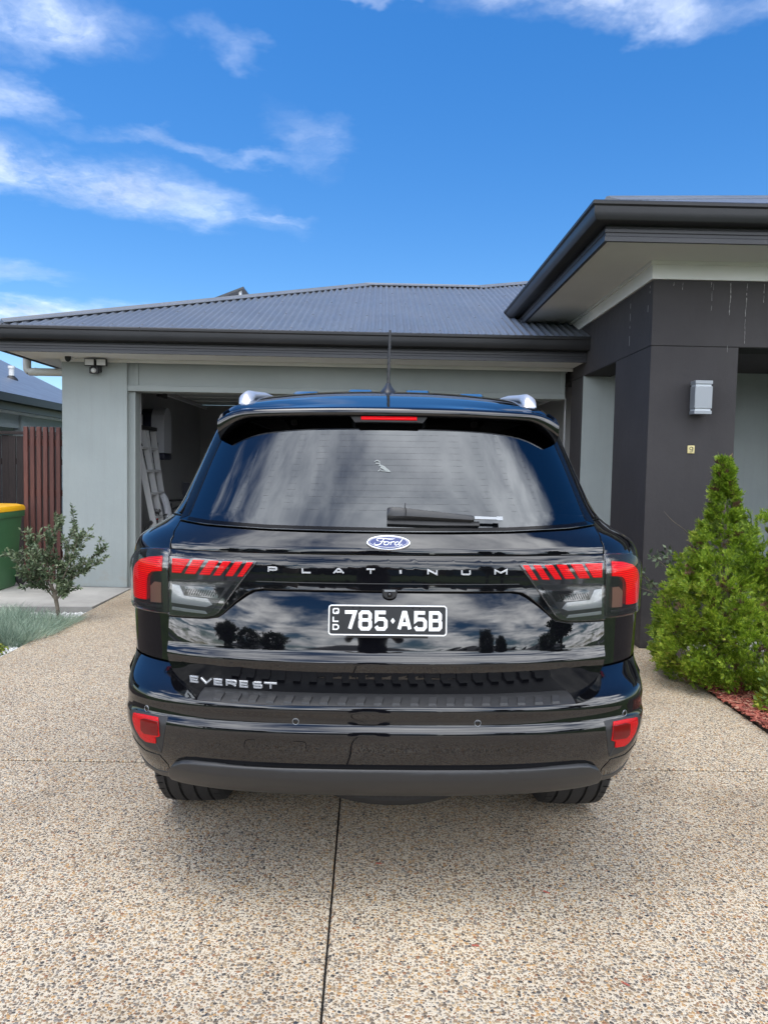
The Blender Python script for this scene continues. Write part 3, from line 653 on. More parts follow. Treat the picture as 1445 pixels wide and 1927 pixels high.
class SS:
    """side of the body: coordinates (y, z)"""
    def __init__(s, sg): s.sg = sg
    def inv(s, y, z): return y
    def pos(s, y, z):
        tap = 1-.055*max(0, (y-5.2)/1.9)**2.2; return Vector((s.sg*Wm(z)*tap, y, z))
    def normal(s, y, z):
        e = 2e-3; n = (s.pos(y+e, z)-s.pos(y-e, z)).cross(s.pos(y, z+e)-s.pos(y, z-e)).normalized()
        return n if n.x*s.sg > 0 else -n
LOW = RS([(.60,2.382),(.66,2.374),(.70,2.368),(.76,2.358),(.795,2.3485),(.806,2.3465),(.812,2.3475),(.830,2.3595),(.838,2.3625),(.86,2.3662),(.90,2.3735),(.95,2.385),(.99,2.396),(1.03,2.409),(1.06,2.420)])
BAR = RS([(.90,2.388),(.93,2.384),(.96,2.385),(1.02,2.392),(1.04,2.3955),(1.06,2.397),(1.11,2.400),(1.135,2.405),(1.156,2.418)])
UPP = RS([(1.13,2.414),(1.15,2.408),(1.165,2.409),(1.185,2.418),(1.225,2.440),(1.27,2.468)])
GLA = RS([(1.21,2.448),(1.30,2.495),(1.40,2.551),(1.50,2.609),(1.60,2.669),(1.68,2.720)], .47, 2.7)
QUA = RS([(.74,2.386),(.80,2.388),(.90,2.388),(1.0,2.388),(1.08,2.391),(1.13,2.400),(1.16,2.411),(1.20,2.430),(1.25,2.465),(1.40,2.557),(1.60,2.672),(1.72,2.745)])
BUM = RS([(.36,2.36),(.42,2.315),(.47,2.282),(.51,2.270),(.56,2.264),(.600,2.261),(.612,2.2625),(.624,2.271),(.632,2.2755),(.65,2.2765),(.672,2.2735),(.682,2.275),(.694,2.280),(.702,2.286),(.715,2.301),(.735,2.336),(.755,2.372),(.768,2.3885),(.80,2.392)], pchip([(.3,.40),(.70,.40),(.735,.44),(.768,.50),(.80,.50)]), pchip([(.3,2.8),(.70,2.8),(.768,2.6),(.80,2.6)]), Wb)
def dens(poly, step=.03, closed=True):
    out = []; N = len(poly)
    for i in range(N if closed else N-1):
        a, b = poly[i], poly[(i+1) % N]; k = max(1, int(math.dist(a, b)/step))
        out += [(a[0]+(b[0]-a[0])*j/k, a[1]+(b[1]-a[1])*j/k) for j in range(k)]
    return out
def mir(half): return half+[(-x, z) for x, z in reversed(half)]
def sgn(poly, s): return [(x*s, z) for x, z in poly]
def panel(name, poly, S, m, parent=car, off=.0, depth=.010, bev=.0022, cu=.045, cv=.022, extra_z=(), holes=None):
    pts = [(S.inv(x, z), z) for x, z in dens(poly, min(.03, max(cu, .012)))]
    ar = sum(pts[i][0]*pts[(i+1) % len(pts)][1]-pts[(i+1) % len(pts)][0]*pts[i][1] for i in range(len(pts)))
    if ar < 0: pts.reverse()
    bm = bmesh.new(); fv = [bm.verts.new((p[0], p[1], 0)) for p in pts]
    bm.faces.new(fv); bm.normal_update(); bmesh.ops.triangulate(bm, faces=bm.faces[:], quad_method='BEAUTY', ngon_method='EAR_CLIP')
    us = [p[0] for p in pts]; vs = [p[1] for p in pts]
    for k in range(int(min(us)/cu)-1, int(max(us)/cu)+2):
        bmesh.ops.bisect_plane(bm, geom=bm.verts[:]+bm.edges[:]+bm.faces[:], dist=1e-6, plane_co=(k*cu+.0013,0,0), plane_no=(1,0,0))
    for c in [k*cv+.0007 for k in range(int(min(vs)/cv)-1, int(max(vs)/cv)+2)]+list(extra_z):
        bmesh.ops.bisect_plane(bm, geom=bm.verts[:]+bm.edges[:]+bm.faces[:], dist=1e-6, plane_co=(0,c,0), plane_no=(0,1,0))
    bm.verts.ensure_lookup_table(); bm.verts.index_update()
    V = []; N = []; F = [[v.index for v in f.verts] for f in bm.faces]
    for v in bm.verts:
        n = S.normal(v.co.x, v.co.y); N.append(n); V.append(S.pos(v.co.x, v.co.y)+n*off)
    nb = {}
    for e in bm.edges:
        if len(e.link_faces) == 1:
            l = e.link_loops[0] if e.link_loops else None
            a, b = l.vert.index, l.link_loop_next.vert.index; nb[a] = b
    order = list(nb.keys()); prv = {b: a for a, b in nb.items()}; m1 = {}; m2 = {}
    for a in order:
        p_, n_ = V[prv.get(a, a)], V[nb[a]]; tdir = (n_-p_)
        out = tdir.cross(N[a]); out = out.normalized() if out.length > 1e-9 else Vector((0,0,1))
        m1[a] = len(V); V.append(V[a]+out*bev*.75-N[a]*bev*.3); N.append((N[a]+out).normalized())
        m2[a] = len(V); V.append(V[a]+out*bev-N[a]*depth); N.append(out)
    nface = len(F); dark = []
    for a, b in nb.items():
        F.append([a, m1[a], m1[b], b]); dark.append(len(F)); F.append([m1[a], m2[a], m2[b], m1[b]])
    bm.free()
    me = bpy.data.meshes.new(name); me.from_pydata([(v.x, v.y-3.3, v.z) for v in V], [], F); me.materials.append(M[m]); me.update()
    if m in ('paint_black', 'trim_gloss'):      # panel returns coloured dark: gap shade painted in, no sky glint at shut lines
        me.materials.append(M['shell_dark'])
        for k in dark: me.polygons[k].material_index = 1
    me.polygons.foreach_set('use_smooth', [True]*len(me.polygons)); me.normals_split_custom_set_from_vertices([n[:] for n in N])
    return link(bpy.data.objects.new(name, me), parent)
# ---- dark inner shell that closes the gaps between panels
def shell(name, S, z0, z1, nz, off, amax=1.57):
    V = []; F = []; na = 48
    for j in range(nz+1):
        z = z0+(z1-z0)*j/nz
        for i in range(na+1):
            a = -amax+2*amax*i/na; n = S.normal(a, z); V.append(S.pos(a, z)-n*off)
    for j in range(nz):
        for i in range(na): k = j*(na+1)+i; F.append((k, k+1, k+na+2, k+na+1))
    return raw(name, V, F, 'shell_dark', car, True, CO)
shell('inner_shell', RS([(.60,2.43),(.84,2.42),(1.03,2.425),(1.156,2.432),(1.225,2.47),(1.25,2.49)]), .60, 1.235, 16, .004)
shell('inner_shell', BUM, .40, .68, 8, .016)
# ---- tailgate
SX = .737
tail_low = [(0,.664),(.50,.664),(.585,.668),(.64,.677),(.685,.700),(.715,.735),(.731,.775),(SX,.82),(SX,.921),(.60,.926),(.556,.934),(.538,.946),(.50,.982),(.462,1.014),(.44,1.027),(.41,1.032),(0,1.033)]
panel('tailgate', mir(tail_low[:1]+tail_low[1:])[0:] if False else tail_low[1:-1]+[(-x, z) for x, z in reversed(tail_low[1:-1])], LOW, 'paint_black', extra_z=(.806,.8075,.81,.815,.82,.826,.832,.836,.84,.798,.803), cv=.018, depth=.02)
bar_h = [(SX,1.146),(SX,.925),(.602,.930),(.559,.938),(.541,.950),(.503,.987),(.465,1.018),(.442,1.031),(.41,1.036)]
panel('light_bar', bar_h+[(-x, z) for x, z in reversed(bar_h)], BAR, 'trim_gloss', off=.004, depth=.03, bev=.003)
up_h = [(SX-.002,1.152),(.734,1.19),(.733,1.236),(.62,1.227),(.40,1.220),(.2,1.217)]
panel('tailgate_upper', up_h[::-1]+[(-x, z) for x, z in up_h], UPP, 'paint_black', cv=.012, depth=.02, bev=.0012)
gl_h = [(.10,1.2225),(.40,1.226),(.62,1.234),(.732,1.243),(.715,1.30),(.672,1.45),(.632,1.59),(.60,1.645)]
rear_window = panel('rear_window', gl_h+[(-x, z) for x, z in reversed(gl_h)], GLA, 'privacy_glass', off=.004, depth=.004, cv=.03)
fr_o = gl_h; 
for s in (-1, 1):
    strip = [(.735,1.2425),(.718,1.30),(.675,1.45),(.632,1.60),(.625,1.645),(.578,1.645),(.60,1.575),(.642,1.45),(.684,1.30),(.697,1.256)]
    panel('window_border', sgn(strip, s), GLA, 'frit_black', rear_window, off=.0055, depth=.001, bev=.0003)
band = [(.0,1.2245),(.40,1.228),(.62,1.236),(.700,1.2425),(.694,1.252),(.62,1.2455),(.40,1.2375),(0,1.2335)]
panel('window_border', band[:4]+band[4:]+[(-x, z) for x, z in band[::-1][1:4]]+[(-x, z) for x, z in band[3:0:-1]][:0] if False else
      [(x, z) for x, z in band[:4]]+[(x, z) for x, z in band[4:]]+[(-x, z) for x, z in reversed(band[4:-1])]+[(-x, z) for x, z in reversed(band[1:4])], GLA, 'frit_black', rear_window, off=.0055, depth=.001, bev=.0003)
# ---- quarter panels, pillars, sides
for s in (-1, 1):
    q = [(.735,.769),(.738,.79),(SX+.006,.82),(SX+.006,1.15),(.742,1.19),(.7405,1.243),(.7415,1.252)]
    zs = [1.252,1.235,1.21,1.185,1.16,1.13,1.08,1.0,.94,.90,.86,.82,.79,.769]
    panel('quarter_panel', sgn(q+[(Wm(z), z) for z in zs], s), QUA, 'paint_black', cv=.02, depth=.02, bev=.0012)
    pl = [(.741,1.258),(.724,1.30),(.680,1.45),(.638,1.60),(.622,1.665)]
    zs = [1.665,1.60,1.5,1.4,1.32,1.27,1.258]
    panel('rear_pillar', sgn(pl+[(Wm(z), z) for z in zs], s), QUA, 'pillar_black', depth=.015)
    panel('pillar_strip', sgn([(.7485,1.262),(.731,1.30),(.687,1.45),(.647,1.585),(.654,1.587),(.694,1.452),(.740,1.302),(.764,1.265)], s), QUA, 'trim_gloss', off=.007, depth=.008, bev=.003)
    S2 = SS(s); ys = [2.876,2.87]
    def arch(yc, r_=.43, zc=.40, n=10): return [(yc-r_*math.cos(math.pi*k/n), max(.42, zc+r_*math.sin(math.pi*k/n))) for k in range(n+1)]
    body = [(2.72,.42)]+arch(3.2)+arch(6.2)+[(7.05,.42),(7.10,.7),(7.06,1.0),(6.6,1.10),(5.6,1.16),(4.2,1.19),(2.93,1.25),(2.89,1.16),(2.89,.78),(2.85,.765),(2.70,.70)]
    panel('body_side', body, S2, 'paint_black', cu=.09, cv=.035, depth=.03)
    panel('side_window', [(2.96,1.262),(4.2,1.20),(5.55,1.17),(4.95,1.60),(4.5,1.655),(3.2,1.655)], S2, 'frit_black', cu=.1, cv=.05, depth=.01)
    MB().lathe([(.0,-.03),(.34,-.03),(.36,.0),(.36,.25),(0,.25)], (s*.62,3.2,.40), 'x', 20).build('wheel_housing', 'shell_dark', car, True, CO)
# floor pan, front, bonnet, roof
MB().box((-.60,3.0,.32), (.60,6.9,.42)).build('floor_pan', 'shell_dark', car, False, CO)
MB().box((-.60,2.40,.46), (.60,2.62,.60)).build('tow_bar_beam', 'shell_dark', car, False, CO)
rf = pchip([(2.60,1.640),(2.66,1.653),(2.80,1.687),(2.95,1.719),(3.15,1.752),(3.4,1.780),(3.7,1.796),(4.1,1.798),(4.6,1.775),(4.98,1.72)])
def roof_z(x, y): return rf(y)-.040*(abs(x)/.60)**2.4-(.05*max(0, (abs(x)-.57)/.08)**2)
V = []; F = []; nx, ny = 36, 40
for j in range(ny+1):
    y = 2.84+(4.98-2.84)*j/ny; hw = .612
    for i in range(nx+1): x = -hw+2*hw*i/nx; V.append((x, y, roof_z(x, y)))
for j in range(ny):
    for i in range(nx): k = j*(nx+1)+i; F.append((k, k+1, k+nx+2, k+nx+1))
raw('roof', V, F, 'paint_black', car, True, CO)
V = [(x*.66+.0, 4.98, 1.72-.045*abs(x)**2.4) for x in np.linspace(-1,1,13)]+[(x*.80, 5.72, 1.13-.03*x*x) for x in np.linspace(-1,1,13)]
raw('windscreen', V, [(i, i+1, i+14, i+13) for i in range(12)], 'frit_black', car, True, CO)
V = []; F = []
for j, (y, hw, z) in enumerate(((5.72,.88,1.13),(6.2,.90,1.11),(6.7,.88,1.05),(7.0,.82,.96),(7.10,.80,.80),(7.12,.82,.45))):
    for x in np.linspace(-1,1,13): V.append((x*hw, y-.12*x*x*(j>2), z-.05*abs(x)**3))
for j in range(5):
    for i in range(12): k = j*13+i; F.append((k, k+1, k+14, k+13))
raw('bonnet', V, F, 'paint_black', car, True, CO)
# roof ribs, rails, aerial
for xc in (-.365, -.118, .140, .385):
    rings = []
    for y, h in ((3.38,.0),(3.43,.012),(3.7,.016),(4.1,.016),(4.8,.012)):
        rings.append([(xc+a, y, roof_z(xc, y)+b*h-.002) for a, b in ((-.058,0),(-.046,1),(.046,1),(.058,0))])
    MB().loft(rings).build('roof_rib', 'paint_black', car, True, CO, 30)
for s in (-1, 1):
    rings = []
    for y, z, r1, r2 in ((2.985,1.678,.012,.012),(2.99,1.705,.026,.024),(3.02,1.738,.029,.024),(3.09,1.757,.028,.019),(3.25,1.772,.027,.016),(3.5,1.795,.026,.015),(4.2,1.822,.025,.015),(4.6,1.792,.024,.015),(4.78,1.745,.02,.015)):
        xc = s*(.572-.02*max(0, 3.2-y))
        rings.append([(xc+r1*math.cos(a)*(1-.25*math.sin(a)), y, z-.030+r2*math.sin(a)) for a in np.linspace(0, 2*math.pi, 14, endpoint=False)])
    MB().loft(rings).build('roof_rail', 'silver_rail', car, True, CO, 50)
    MB().loft([[(s*.572+a*.02, y, z-.01) for a, z in ((-1,roof_z(.59,y)-.01),(1,roof_z(.59,y)-.03),(1,z_),(-1,z_))] for y, z_ in ((3.02,1.69),(3.08,1.715),(3.25,1.732),(3.34,1.715))]).build('rail_foot', 'silver_rail', car, False, CO)
aerial = MB().loft([[(.004+a*math.cos(t_)*1., 3.30+b*math.sin(t_), z) for t_ in np.linspace(0, 2*math.pi, 18, endpoint=False)] for a, b, z in ((.039,.075,1.748),(.040,.076,1.758),(.036,.068,1.768),(.022,.045,1.784),(.013,.026,1.798),(.011,.014,1.806))]).build('aerial', 'satin_plastic', car, True, CO)
MB().tube([(.004,3.30,1.80),(.010,3.345,2.045)], [.0070,.0052], 10).build('mast', 'matt_plastic', aerial, True, CO)
hel = [(.004+.006*t_+.0068*math.cos(t_*44), 3.30+.045*t_+.0068*math.sin(t_*44), 1.81+.225*t_) for t_ in np.linspace(0, 1, 150)]
MB().tube(hel, .0011, 5).build('coil', 'satin_plastic', aerial, True, CO)
# ---- roof spoiler: top skin, rear lip, black underside
def spo(x):
    t = abs(x)/.622; dy = .105*t**2.6; dz = -.010*t**2-.030*max(0, (t-.82)/.18)**2
    zr = lambda y: roof_z(min(abs(x), .57), y)-.03*max(0, (abs(x)-.57)/.052)**2
    k = max(0., (t-.80)/.20)
    P = [(2.86, zr(2.86)+.001), (2.80+dy*.2, zr(2.80)+.0005), (2.74+dy*.5, zr(2.74)+dz*.3), (2.69+dy*.8, zr(2.69)+dz*.7), (2.650+dy, 1.6505+dz), (2.632+dy, 1.6455+dz), (2.624+dy, 1.640+dz), (2.620+dy, 1.632+dz), (2.620+dy, 1.622+dz-.01*k), (2.628+dy, 1.616+dz-.02*k)]
    U_ = [(2.628+dy, 1.616+dz-.02*k), (2.66+dy, 1.612+dz-.035*k), (2.72+dy*.8, 1.610+dz-.045*k), (2.80+dy*.4, 1.640+dz)]
    return P, U_
xs = np.concatenate([np.linspace(-.622,-.5,12)[:-1], np.linspace(-.5,.5,25), np.linspace(.5,.622,12)[1:]])
MB().loft([[(x, y, z) for y, z in spo(x)[0]] for x in xs], closed=False).build('spoiler', 'paint_black', car, True, CO, 60)
spoiler = [o for o in car.children if o.name.startswith('spoiler')][0]
MB().loft([[(x, y, z) for y, z in spo(x)[1]] for x in xs], closed=False).build('underside', 'frit_black', spoiler, True, CO, 60)
for s in (-1, 1):
    MB().loft([[(s*.620, 2.725, 1.600), (s*.628, 2.80, 1.585), (s*.634, 2.90, 1.58), (s*.620, 2.90, 1.635), (s*.615, 2.80, 1.635), (s*.612, 2.73, 1.62)],
               [(s*.604, 2.725, 1.600), (s*.606, 2.80, 1.59), (s*.60, 2.90, 1.59), (s*.60, 2.90, 1.65), (s*.60, 2.80, 1.645), (s*.604, 2.73, 1.626)]]).build('side_fin', 'paint_black', spoiler, True, CO)
bl = MB().prism([(-.138,1.618),(-.120,1.594),(.120,1.594),(.138,1.618)], 0, 'y', 2.640, 2.72).build('brake_light', 'matt_plastic', spoiler, False, CO)
MB().box((-.098,2.632,1.6025), (.098,2.6398,1.6150), .001).build('lens', 'lens_red', bl, False, CO)
MB().box((-.106,2.630,1.5965), (.106,2.6398,1.6005)).build('sill', 'satin_plastic', bl, False, CO)
# ---- interior seen dimly through the glass
for xc in (-.42, .42, 0): 
    MB().box((xc-.20,3.55,.9), (xc+.20,3.68,1.30), .04).build('seat_back', 'seat_fabric', car, True, CO)
    MB().box((xc-.10,3.56,1.31), (xc+.10,3.66,1.45), .03).build('head_rest', 'seat_fabric', car, True, CO)
MB().box((-.75,2.62,1.10), (.75,3.5,1.13)).build('load_cover', 'seat_fabric', car, False, CO)
MB().tube([(-.09,2.86,1.565),(-.06,2.86,1.562),(.14,2.86,1.560)], .0035, 6).build('wire', 'light_grey_metal', car, True, CO)
# ---- rear lights
for s in (-1, 1):
    ho = [(.743,1.146),(.80,1.144),(.855,1.137),(.890,1.122),(.912,1.098),(.926,1.06),(.928,.96),(.922,.938),(.905,.930),(.743,.934)]
    lamp = panel('tail_light', sgn(ho, s), QUA, 'lens_smoke', off=.005, depth=.02, bev=.004, cu=.03)
    panel('lens_cover', sgn(ho, s), QUA, 'lens_cover', lamp, off=.012, depth=.008, bev=.004, cu=.03)
    red = [(.765,1.123),(.82,1.115),(.862,1.102),(.888,1.083),(.903,1.058),(.909,1.02),(.907,.972),(.898,.962),(.832,.968),(.829,1.04),(.822,1.058),(.806,1.070),(.765,1.075)]
    panel('red_lens', sgn(red, s), QUA, 'lens_red', lamp, off=.0075, depth=.003, bev=.0012, cu=.02, cv=.012)
    panel('indicator', sgn([(.768,1.034),(.795,1.034),(.812,1.018),(.812,.963),(.768,.966)], s), QUA, 'lens_amber', lamp, off=.0068, depth=.002, bev=.001)
    panel('clear_strip', sgn([(.765,.948),(.765,.955),(.90,.953),(.905,.946)], s), QUA, 'lens_grey', lamp, off=.0068, depth=.002, bev=.001)
    hi = [(.733,1.100),(.733,.929),(.606,.934),(.566,.942),(.552,.952),(.478,1.056),(.440,1.100)]
    lamp = panel('tail_light', sgn([(.733,1.126),(.733,.930),(.604,.935),(.570,.942),(.556,.952),(.480,1.058),(.43,1.122)], s), BAR, 'lens_smoke', off=.0065, depth=.01, bev=.003, cu=.03)
    panel('lens_cover', sgn([(.732,1.125),(.732,.931),(.604,.936),(.571,.943),(.557,.953),(.481,1.059),(.432,1.121)], s), BAR, 'lens_cover', lamp, off=.014, depth=.008, bev=.003, cu=.03)
    tops = [(.724,.660),(.647,.608),(.590,.557),(.542,.515),(.500,.476),(.460,.441)]; bots = [(.724,.691),(.676,.639),(.623,.587),(.574,.551),(.532,.508),(.491,.474)]
    for (t0, t1), (b0, b1) in zip(tops, bots):
        panel('red_bar', sgn([(t0,1.118),(t1,1.119),(b1,1.073),(b0,1.072)], s), BAR, 'lens_red', lamp, off=.0085, depth=.003, bev=.0008, cu=.02, cv=.012)
    panel('clear_lens', sgn([(.725,1.046),(.500,1.058),(.582,.950),(.721,.945)], s), BAR, 'lens_grey', lamp, off=.0075, depth=.002, bev=.001)
    panel('reverse_light', sgn([(.722,1.032),(.694,1.030),(.676,.998),(.592,.994),(.575,.976),(.596,.968),(.722,.972)], s), BAR, 'lens_clear', lamp, off=.0098, depth=.003, bev=.001, cu=.02)
    panel('light_strip', sgn([(.720,.958),(.600,.953),(.592,.945),(.720,.949)], s), BAR, 'lens_clear', lamp, off=.0098, depth=.003, bev=.001, cu=.02)
    gr = MB()
    for k in range(13):
        x = s*(.664-.0085*k); p0, p1 = BAR.at(x, 1.022, .0105), BAR.at(x+s*.010, 1.002, .0105)
        d_ = Vector((.0017,0,0)); gr.add([p0-d_, p0+d_, p1+d_, p1-d_], [(0,1,2,3)])
    panel('grille_inset', sgn([(.676,1.030),(.532,1.034),(.556,.998),(.660,1.000)], s), BAR, 'lens_smoke', lamp, off=.0092, depth=.002, bev=.0005, cu=.02)
    gr.build('grille_fins', 'lens_grey', lamp, False, CO)
# ---- lettering helpers: ribbons of constant width laid on a surface
def ribbon(mb, pts, wd, fn, h0, h1, closed=False):
    P = [Vector((p[0], p[1])) for p in pts]; n = len(P); L = []; Rr = []
    for i in range(n):
        a = P[i-1] if (i > 0 or closed) else None; b = P[(i+1) % n] if (i < n-1 or closed) else None
        d1 = (P[i]-a).normalized() if a is not None else None; d2 = (b-P[i]).normalized() if b is not None else None
        if d1 is None: d1 = d2
        if d2 is None: d2 = d1
        n1 = Vector((-d1.y, d1.x)); n2 = Vector((-d2.y, d2.x)); mt = (n1+n2); mt = mt/max(mt.length_squared*.5, .35)*1.0 if mt.length > 1e-6 else n1
        wi = wd[i] if isinstance(wd, (list, tuple)) else wd
        L.append(P[i]+mt*wi*.5); Rr.append(P[i]-mt*wi*.5)
    V = []; k = .16
    for a, b in zip(L, Rr):
        a2, b2 = a+(b-a)*k, b+(a-b)*k
        V += [fn(a.x, a.y, h0), fn(a.x, a.y, h1*.6+h0*.4), fn(a2.x, a2.y, h1), fn(b2.x, b2.y, h1), fn(b.x, b.y, h1*.6+h0*.4), fn(b.x, b.y, h0)]
    F = []
    for i in range(n if closed else n-1):
        j = (i+1) % n
        for q in range(5): F.append((i*6+q, i*6+q+1, j*6+q+1, j*6+q))
    if not closed: F.append((0,1,2,3,4,5)); F.append(tuple((n-1)*6+q for q in (5,4,3,2,1,0)))
    mb.add(V, F)
GL = {'P': [[(0,0),(0,1),(.85,1),(1,.85),(1,.58),(.85,.42),(.12,.42)]], 'L': [[(0,1),(0,0),(1,0)]], 'A': [[(0,0),(.42,1),(.58,1),(1,0)],[(.24,.30),(.76,.30)]],
      'T': [[(0,1),(1,1)],[(.5,.93),(.5,0)]], 'I': [[(.5,0),(.5,1)]], 'N': [[(0,0),(0,1),(1,0),(1,1)]], 'U': [[(0,1),(0,.12),(.12,0),(.88,0),(1,.12),(1,1)]],
      'M': [[(0,0),(0,1),(.5,.35),(1,1),(1,0)]], 'E': [[(1,1),(0,1),(0,0),(1,0)],[(.08,.5),(.95,.5)]], 'V': [[(0,1),(.5,0),(1,1)]],
      'R': [[(0,0),(0,1),(.9,1),(1,.9),(1,.58),(.9,.45),(.1,.45)],[(.55,.45),(1,0)]], 'S': [[(1,1),(.1,1),(0,.9),(0,.62),(.1,.5),(.9,.5),(1,.4),(1,.1),(.9,0),(0,0)]],
      '7': [[(0,1),(1,1),(.50,0)]], '8': [[(.2,1),(.8,1),(.98,.88),(.98,.64),(.85,.53),(1,.42),(1,.14),(.82,0),(.18,0),(0,.14),(0,.42),(.15,.53),(.02,.64),(.02,.88)]],
      '5': [[(.98,1),(.08,1),(.08,.54),(.2,.60),(.8,.60),(1,.46),(1,.14),(.82,0),(.2,0),(.02,.16)]], 'B': [[(0,0),(0,1),(.78,1),(.96,.88),(.96,.64),(.82,.53),(1,.42),(1,.12),(.82,0)]],
      'Q': [[(.15,1),(.85,1),(1,.85),(1,.15),(.85,0),(.15,0),(0,.15),(0,.85)],[(.55,.38),(1,-.05)]], 'D': [[(0,0),(0,1),(.7,1),(1,.72),(1,.28),(.7,0)]]}
CLOSED = {'8', 'Q', 'D', 'B'}
def letter(name, ch, x0, z0, wd, ht, th, fn, h0, h1, m, parent, slant=0.):
    mb = MB()
    for k, st_ in enumerate(GL[ch]):
        pts = [(x0+th/2+u*(wd-th)+slant*(v*ht), z0+th/2+v*(ht-th)) for u, v in st_]
        ribbon(mb, pts, th, fn, h0, h1, closed=(k == 0 and ch in CLOSED))
    if ch == 'B': ribbon(mb, [(x0+th, z0+.53*(ht-th)+th/2), (x0+wd*.82, z0+.53*(ht-th)+th/2)], th*.9, fn, h0, h1)
    if ch == '8': ribbon(mb, [(x0+wd*.2, z0+.53*(ht-th)+th/2), (x0+wd*.8, z0+.53*(ht-th)+th/2)], th*.9, fn, h0, h1)
    return mb.build(name, m, parent, False, CO)
light_bar = [o for o in car.children if o.name.startswith('light_bar')][0]
tailgate = [o for o in car.children if o.name == 'tailgate'][0]
for ch, x0, x1 in zip('PLATINUM', (-.391,-.280,-.179,-.073,.036,.126,.236,.345), (-.359,-.248,-.141,-.040,.044,.160,.268,.389)):
    letter('letter', ch, x0, 1.0885, x1-x0, .0195, .0055 if ch != 'I' else .0079, BAR.at, .004, .008, 'letter_silver', light_bar)
for ch, x0, x1 in zip('EVEREST', (-.653,-.616,-.568,-.526,-.480,-.435,-.400), (-.620,-.573,-.535,-.489,-.448,-.403,-.352)):
    letter('letter', ch, x0, .7135-.004*(x0+.653), x1-x0, .0235, .0062, LOW.at, .0005, .005, 'letter_silver', tailgate)
# strip between lamp bar and its lower edge
panel('bar_moulding', [(-.43,1.0575),(.43,1.0575),(.43,1.0595),(-.43,1.0595)], BAR, 'chrome' if False else 'satin_plastic', light_bar, off=.0045, depth=.001, bev=.0004)
# ---- oval badge with script
bcx, bcz = 0., 1.1885
def bad(x, z, h): return UPP.at(x, z, h)
def oval(rx, rz, n=40): return [(bcx+rx*math.cos(a), bcz+rz*math.sin(a)) for a in np.linspace(0, 2*math.pi, n, endpoint=False)]
badge = panel('badge', oval(.069,.0205), UPP, 'chrome', off=.008, depth=.012, bev=.003, cu=.02, cv=.01)
panel('badge_field', oval(.0655,.0182), UPP, 'badge_blue', badge, off=.0098, depth=.002, bev=.0006, cu=.02, cv=.01)
mb = MB(); ribbon(mb, oval(.0615,.0160,44), .0009, bad, .0099, .0108, True); mb.build('badge_ring', 'chrome', badge, False, CO)
def scr(pts, ws): 
    c = catmull(pts, 5); k = len(c); return c, [float(np.interp(i/(k-1), np.linspace(0, 1, len(ws)), ws)) for i in range(k)]
mb = MB()
for pts, ws in (([(-22,4),(-26,6),(-27,10),(-22,13),(-12,13),(-2,12),(8,11),(16,13)], [1.4,2.4,2.6,2.6,2.6,2.8,2.6,1.2]),
                ([(-10,12),(-13,5),(-17,-4),(-22,-10),(-29,-11),(-33,-7),(-31,-3)], [2.2,2.8,3,3,2.6,2.2,1.2]), ([(-20,2),(-13,3),(-7,2)], [1.2,2.2,1.2]),
                ([(-3,2),(-8,0),(-10,-6),(-8,-10),(-3,-10),(1,-6),(1,0),(-3,2)], [2,2.6,2.8,2.6,2.2,2.4,2.4,2]), ([(1,0),(5,-1),(8,2)], [1.4,1.6,1.8]),
                ([(8,2),(7,-4),(5,-10)], [2,2.6,2.4]), ([(6,-5),(10,1),(15,2),(15,-1)], [1.6,2.2,2.4,1.6]),
                ([(26,0),(21,2),(17,-3),(16,-8),(19,-11),(23,-8),(26,-2)], [2,2.4,2.6,2.6,2.2,2,2]), ([(34,11),(30,3),(26,-6),(27,-11),(31,-9),(34,-6)], [2.2,2.6,2.8,2.4,1.8,1.2])):
    c, ws2 = scr(pts, ws); ribbon(mb, [(bcx+.00136*x-.001, bcz+.00085*z-.0004) for x, z in c], [q*.00098 for q in ws2], bad, .0099, .0112)
mb.build('script', 'plate_white', badge, False, CO)
# ---- number plate
PZ0, PZ1, PX = .8965, .9935, .190
pn = Vector((0,-1,.10)).normalized(); py = 2.366
def pla(x, z, h): return Vector((x, py+(z-.945)*.10, z))+pn*h
plate = MB().loft([[tuple(pla(x, z, h)) for x, z in rrp] for h, rrp in ((-.001, None), (.0, None), (.0018, None))] if False else
    [[tuple(pla(x, z, h)) for x, _, z in [(q[0], 0, q[1]) for q in [(sx*(PX-.010)+.010*math.cos(R(a0+18*k)), (PZ0+PZ1)/2+sz*((PZ1-PZ0)/2-.010)+.010*math.sin(R(a0+18*k))) for (sx, sz, a0) in ((1,1,0),(-1,1,90),(-1,-1,180),(1,-1,270)) for k in range(6)]]] for h in (0., .002)]).build('number_plate', 'plate_black', car, False, CO)
mb = MB(); ribbon(mb, [(sx*(PX-.011)+.009*math.cos(R(a0+18*k)), (PZ0+PZ1)/2+sz*((PZ1-PZ0)/2-.011)+.009*math.sin(R(a0+18*k))) for (sx, sz, a0) in ((1,1,0),(-1,1,90),(-1,-1,180),(1,-1,270)) for k in range(6)], .0042, pla, .0015, .0045, True)
mb.build('plate_rim', 'plate_white', plate, True, CO)
for ch, x0, wd in (('7',-.143,.044),('8',-.094,.044),('5',-.044,.044),('A',.031,.046),('5',.082,.044),('B',.132,.043)):
    letter('character', ch, x0, .912, wd, .064, .0116, pla, .0018, .0042, 'plate_white', plate)
for ch, z0 in (('Q',.964),('L',.9385),('D',.913)): letter('character', ch, -.1765, z0, .021, .019, .0042, pla, .0018, .0032, 'plate_white', plate)
MB().add([tuple(pla(.0165+a, .944+b, .0035)) for a, b in ((0,.0095),(-.007,0),(0,-.0095),(.007,0))], [(0,1,2,3)]).build('character', 'plate_white', plate, False, CO)
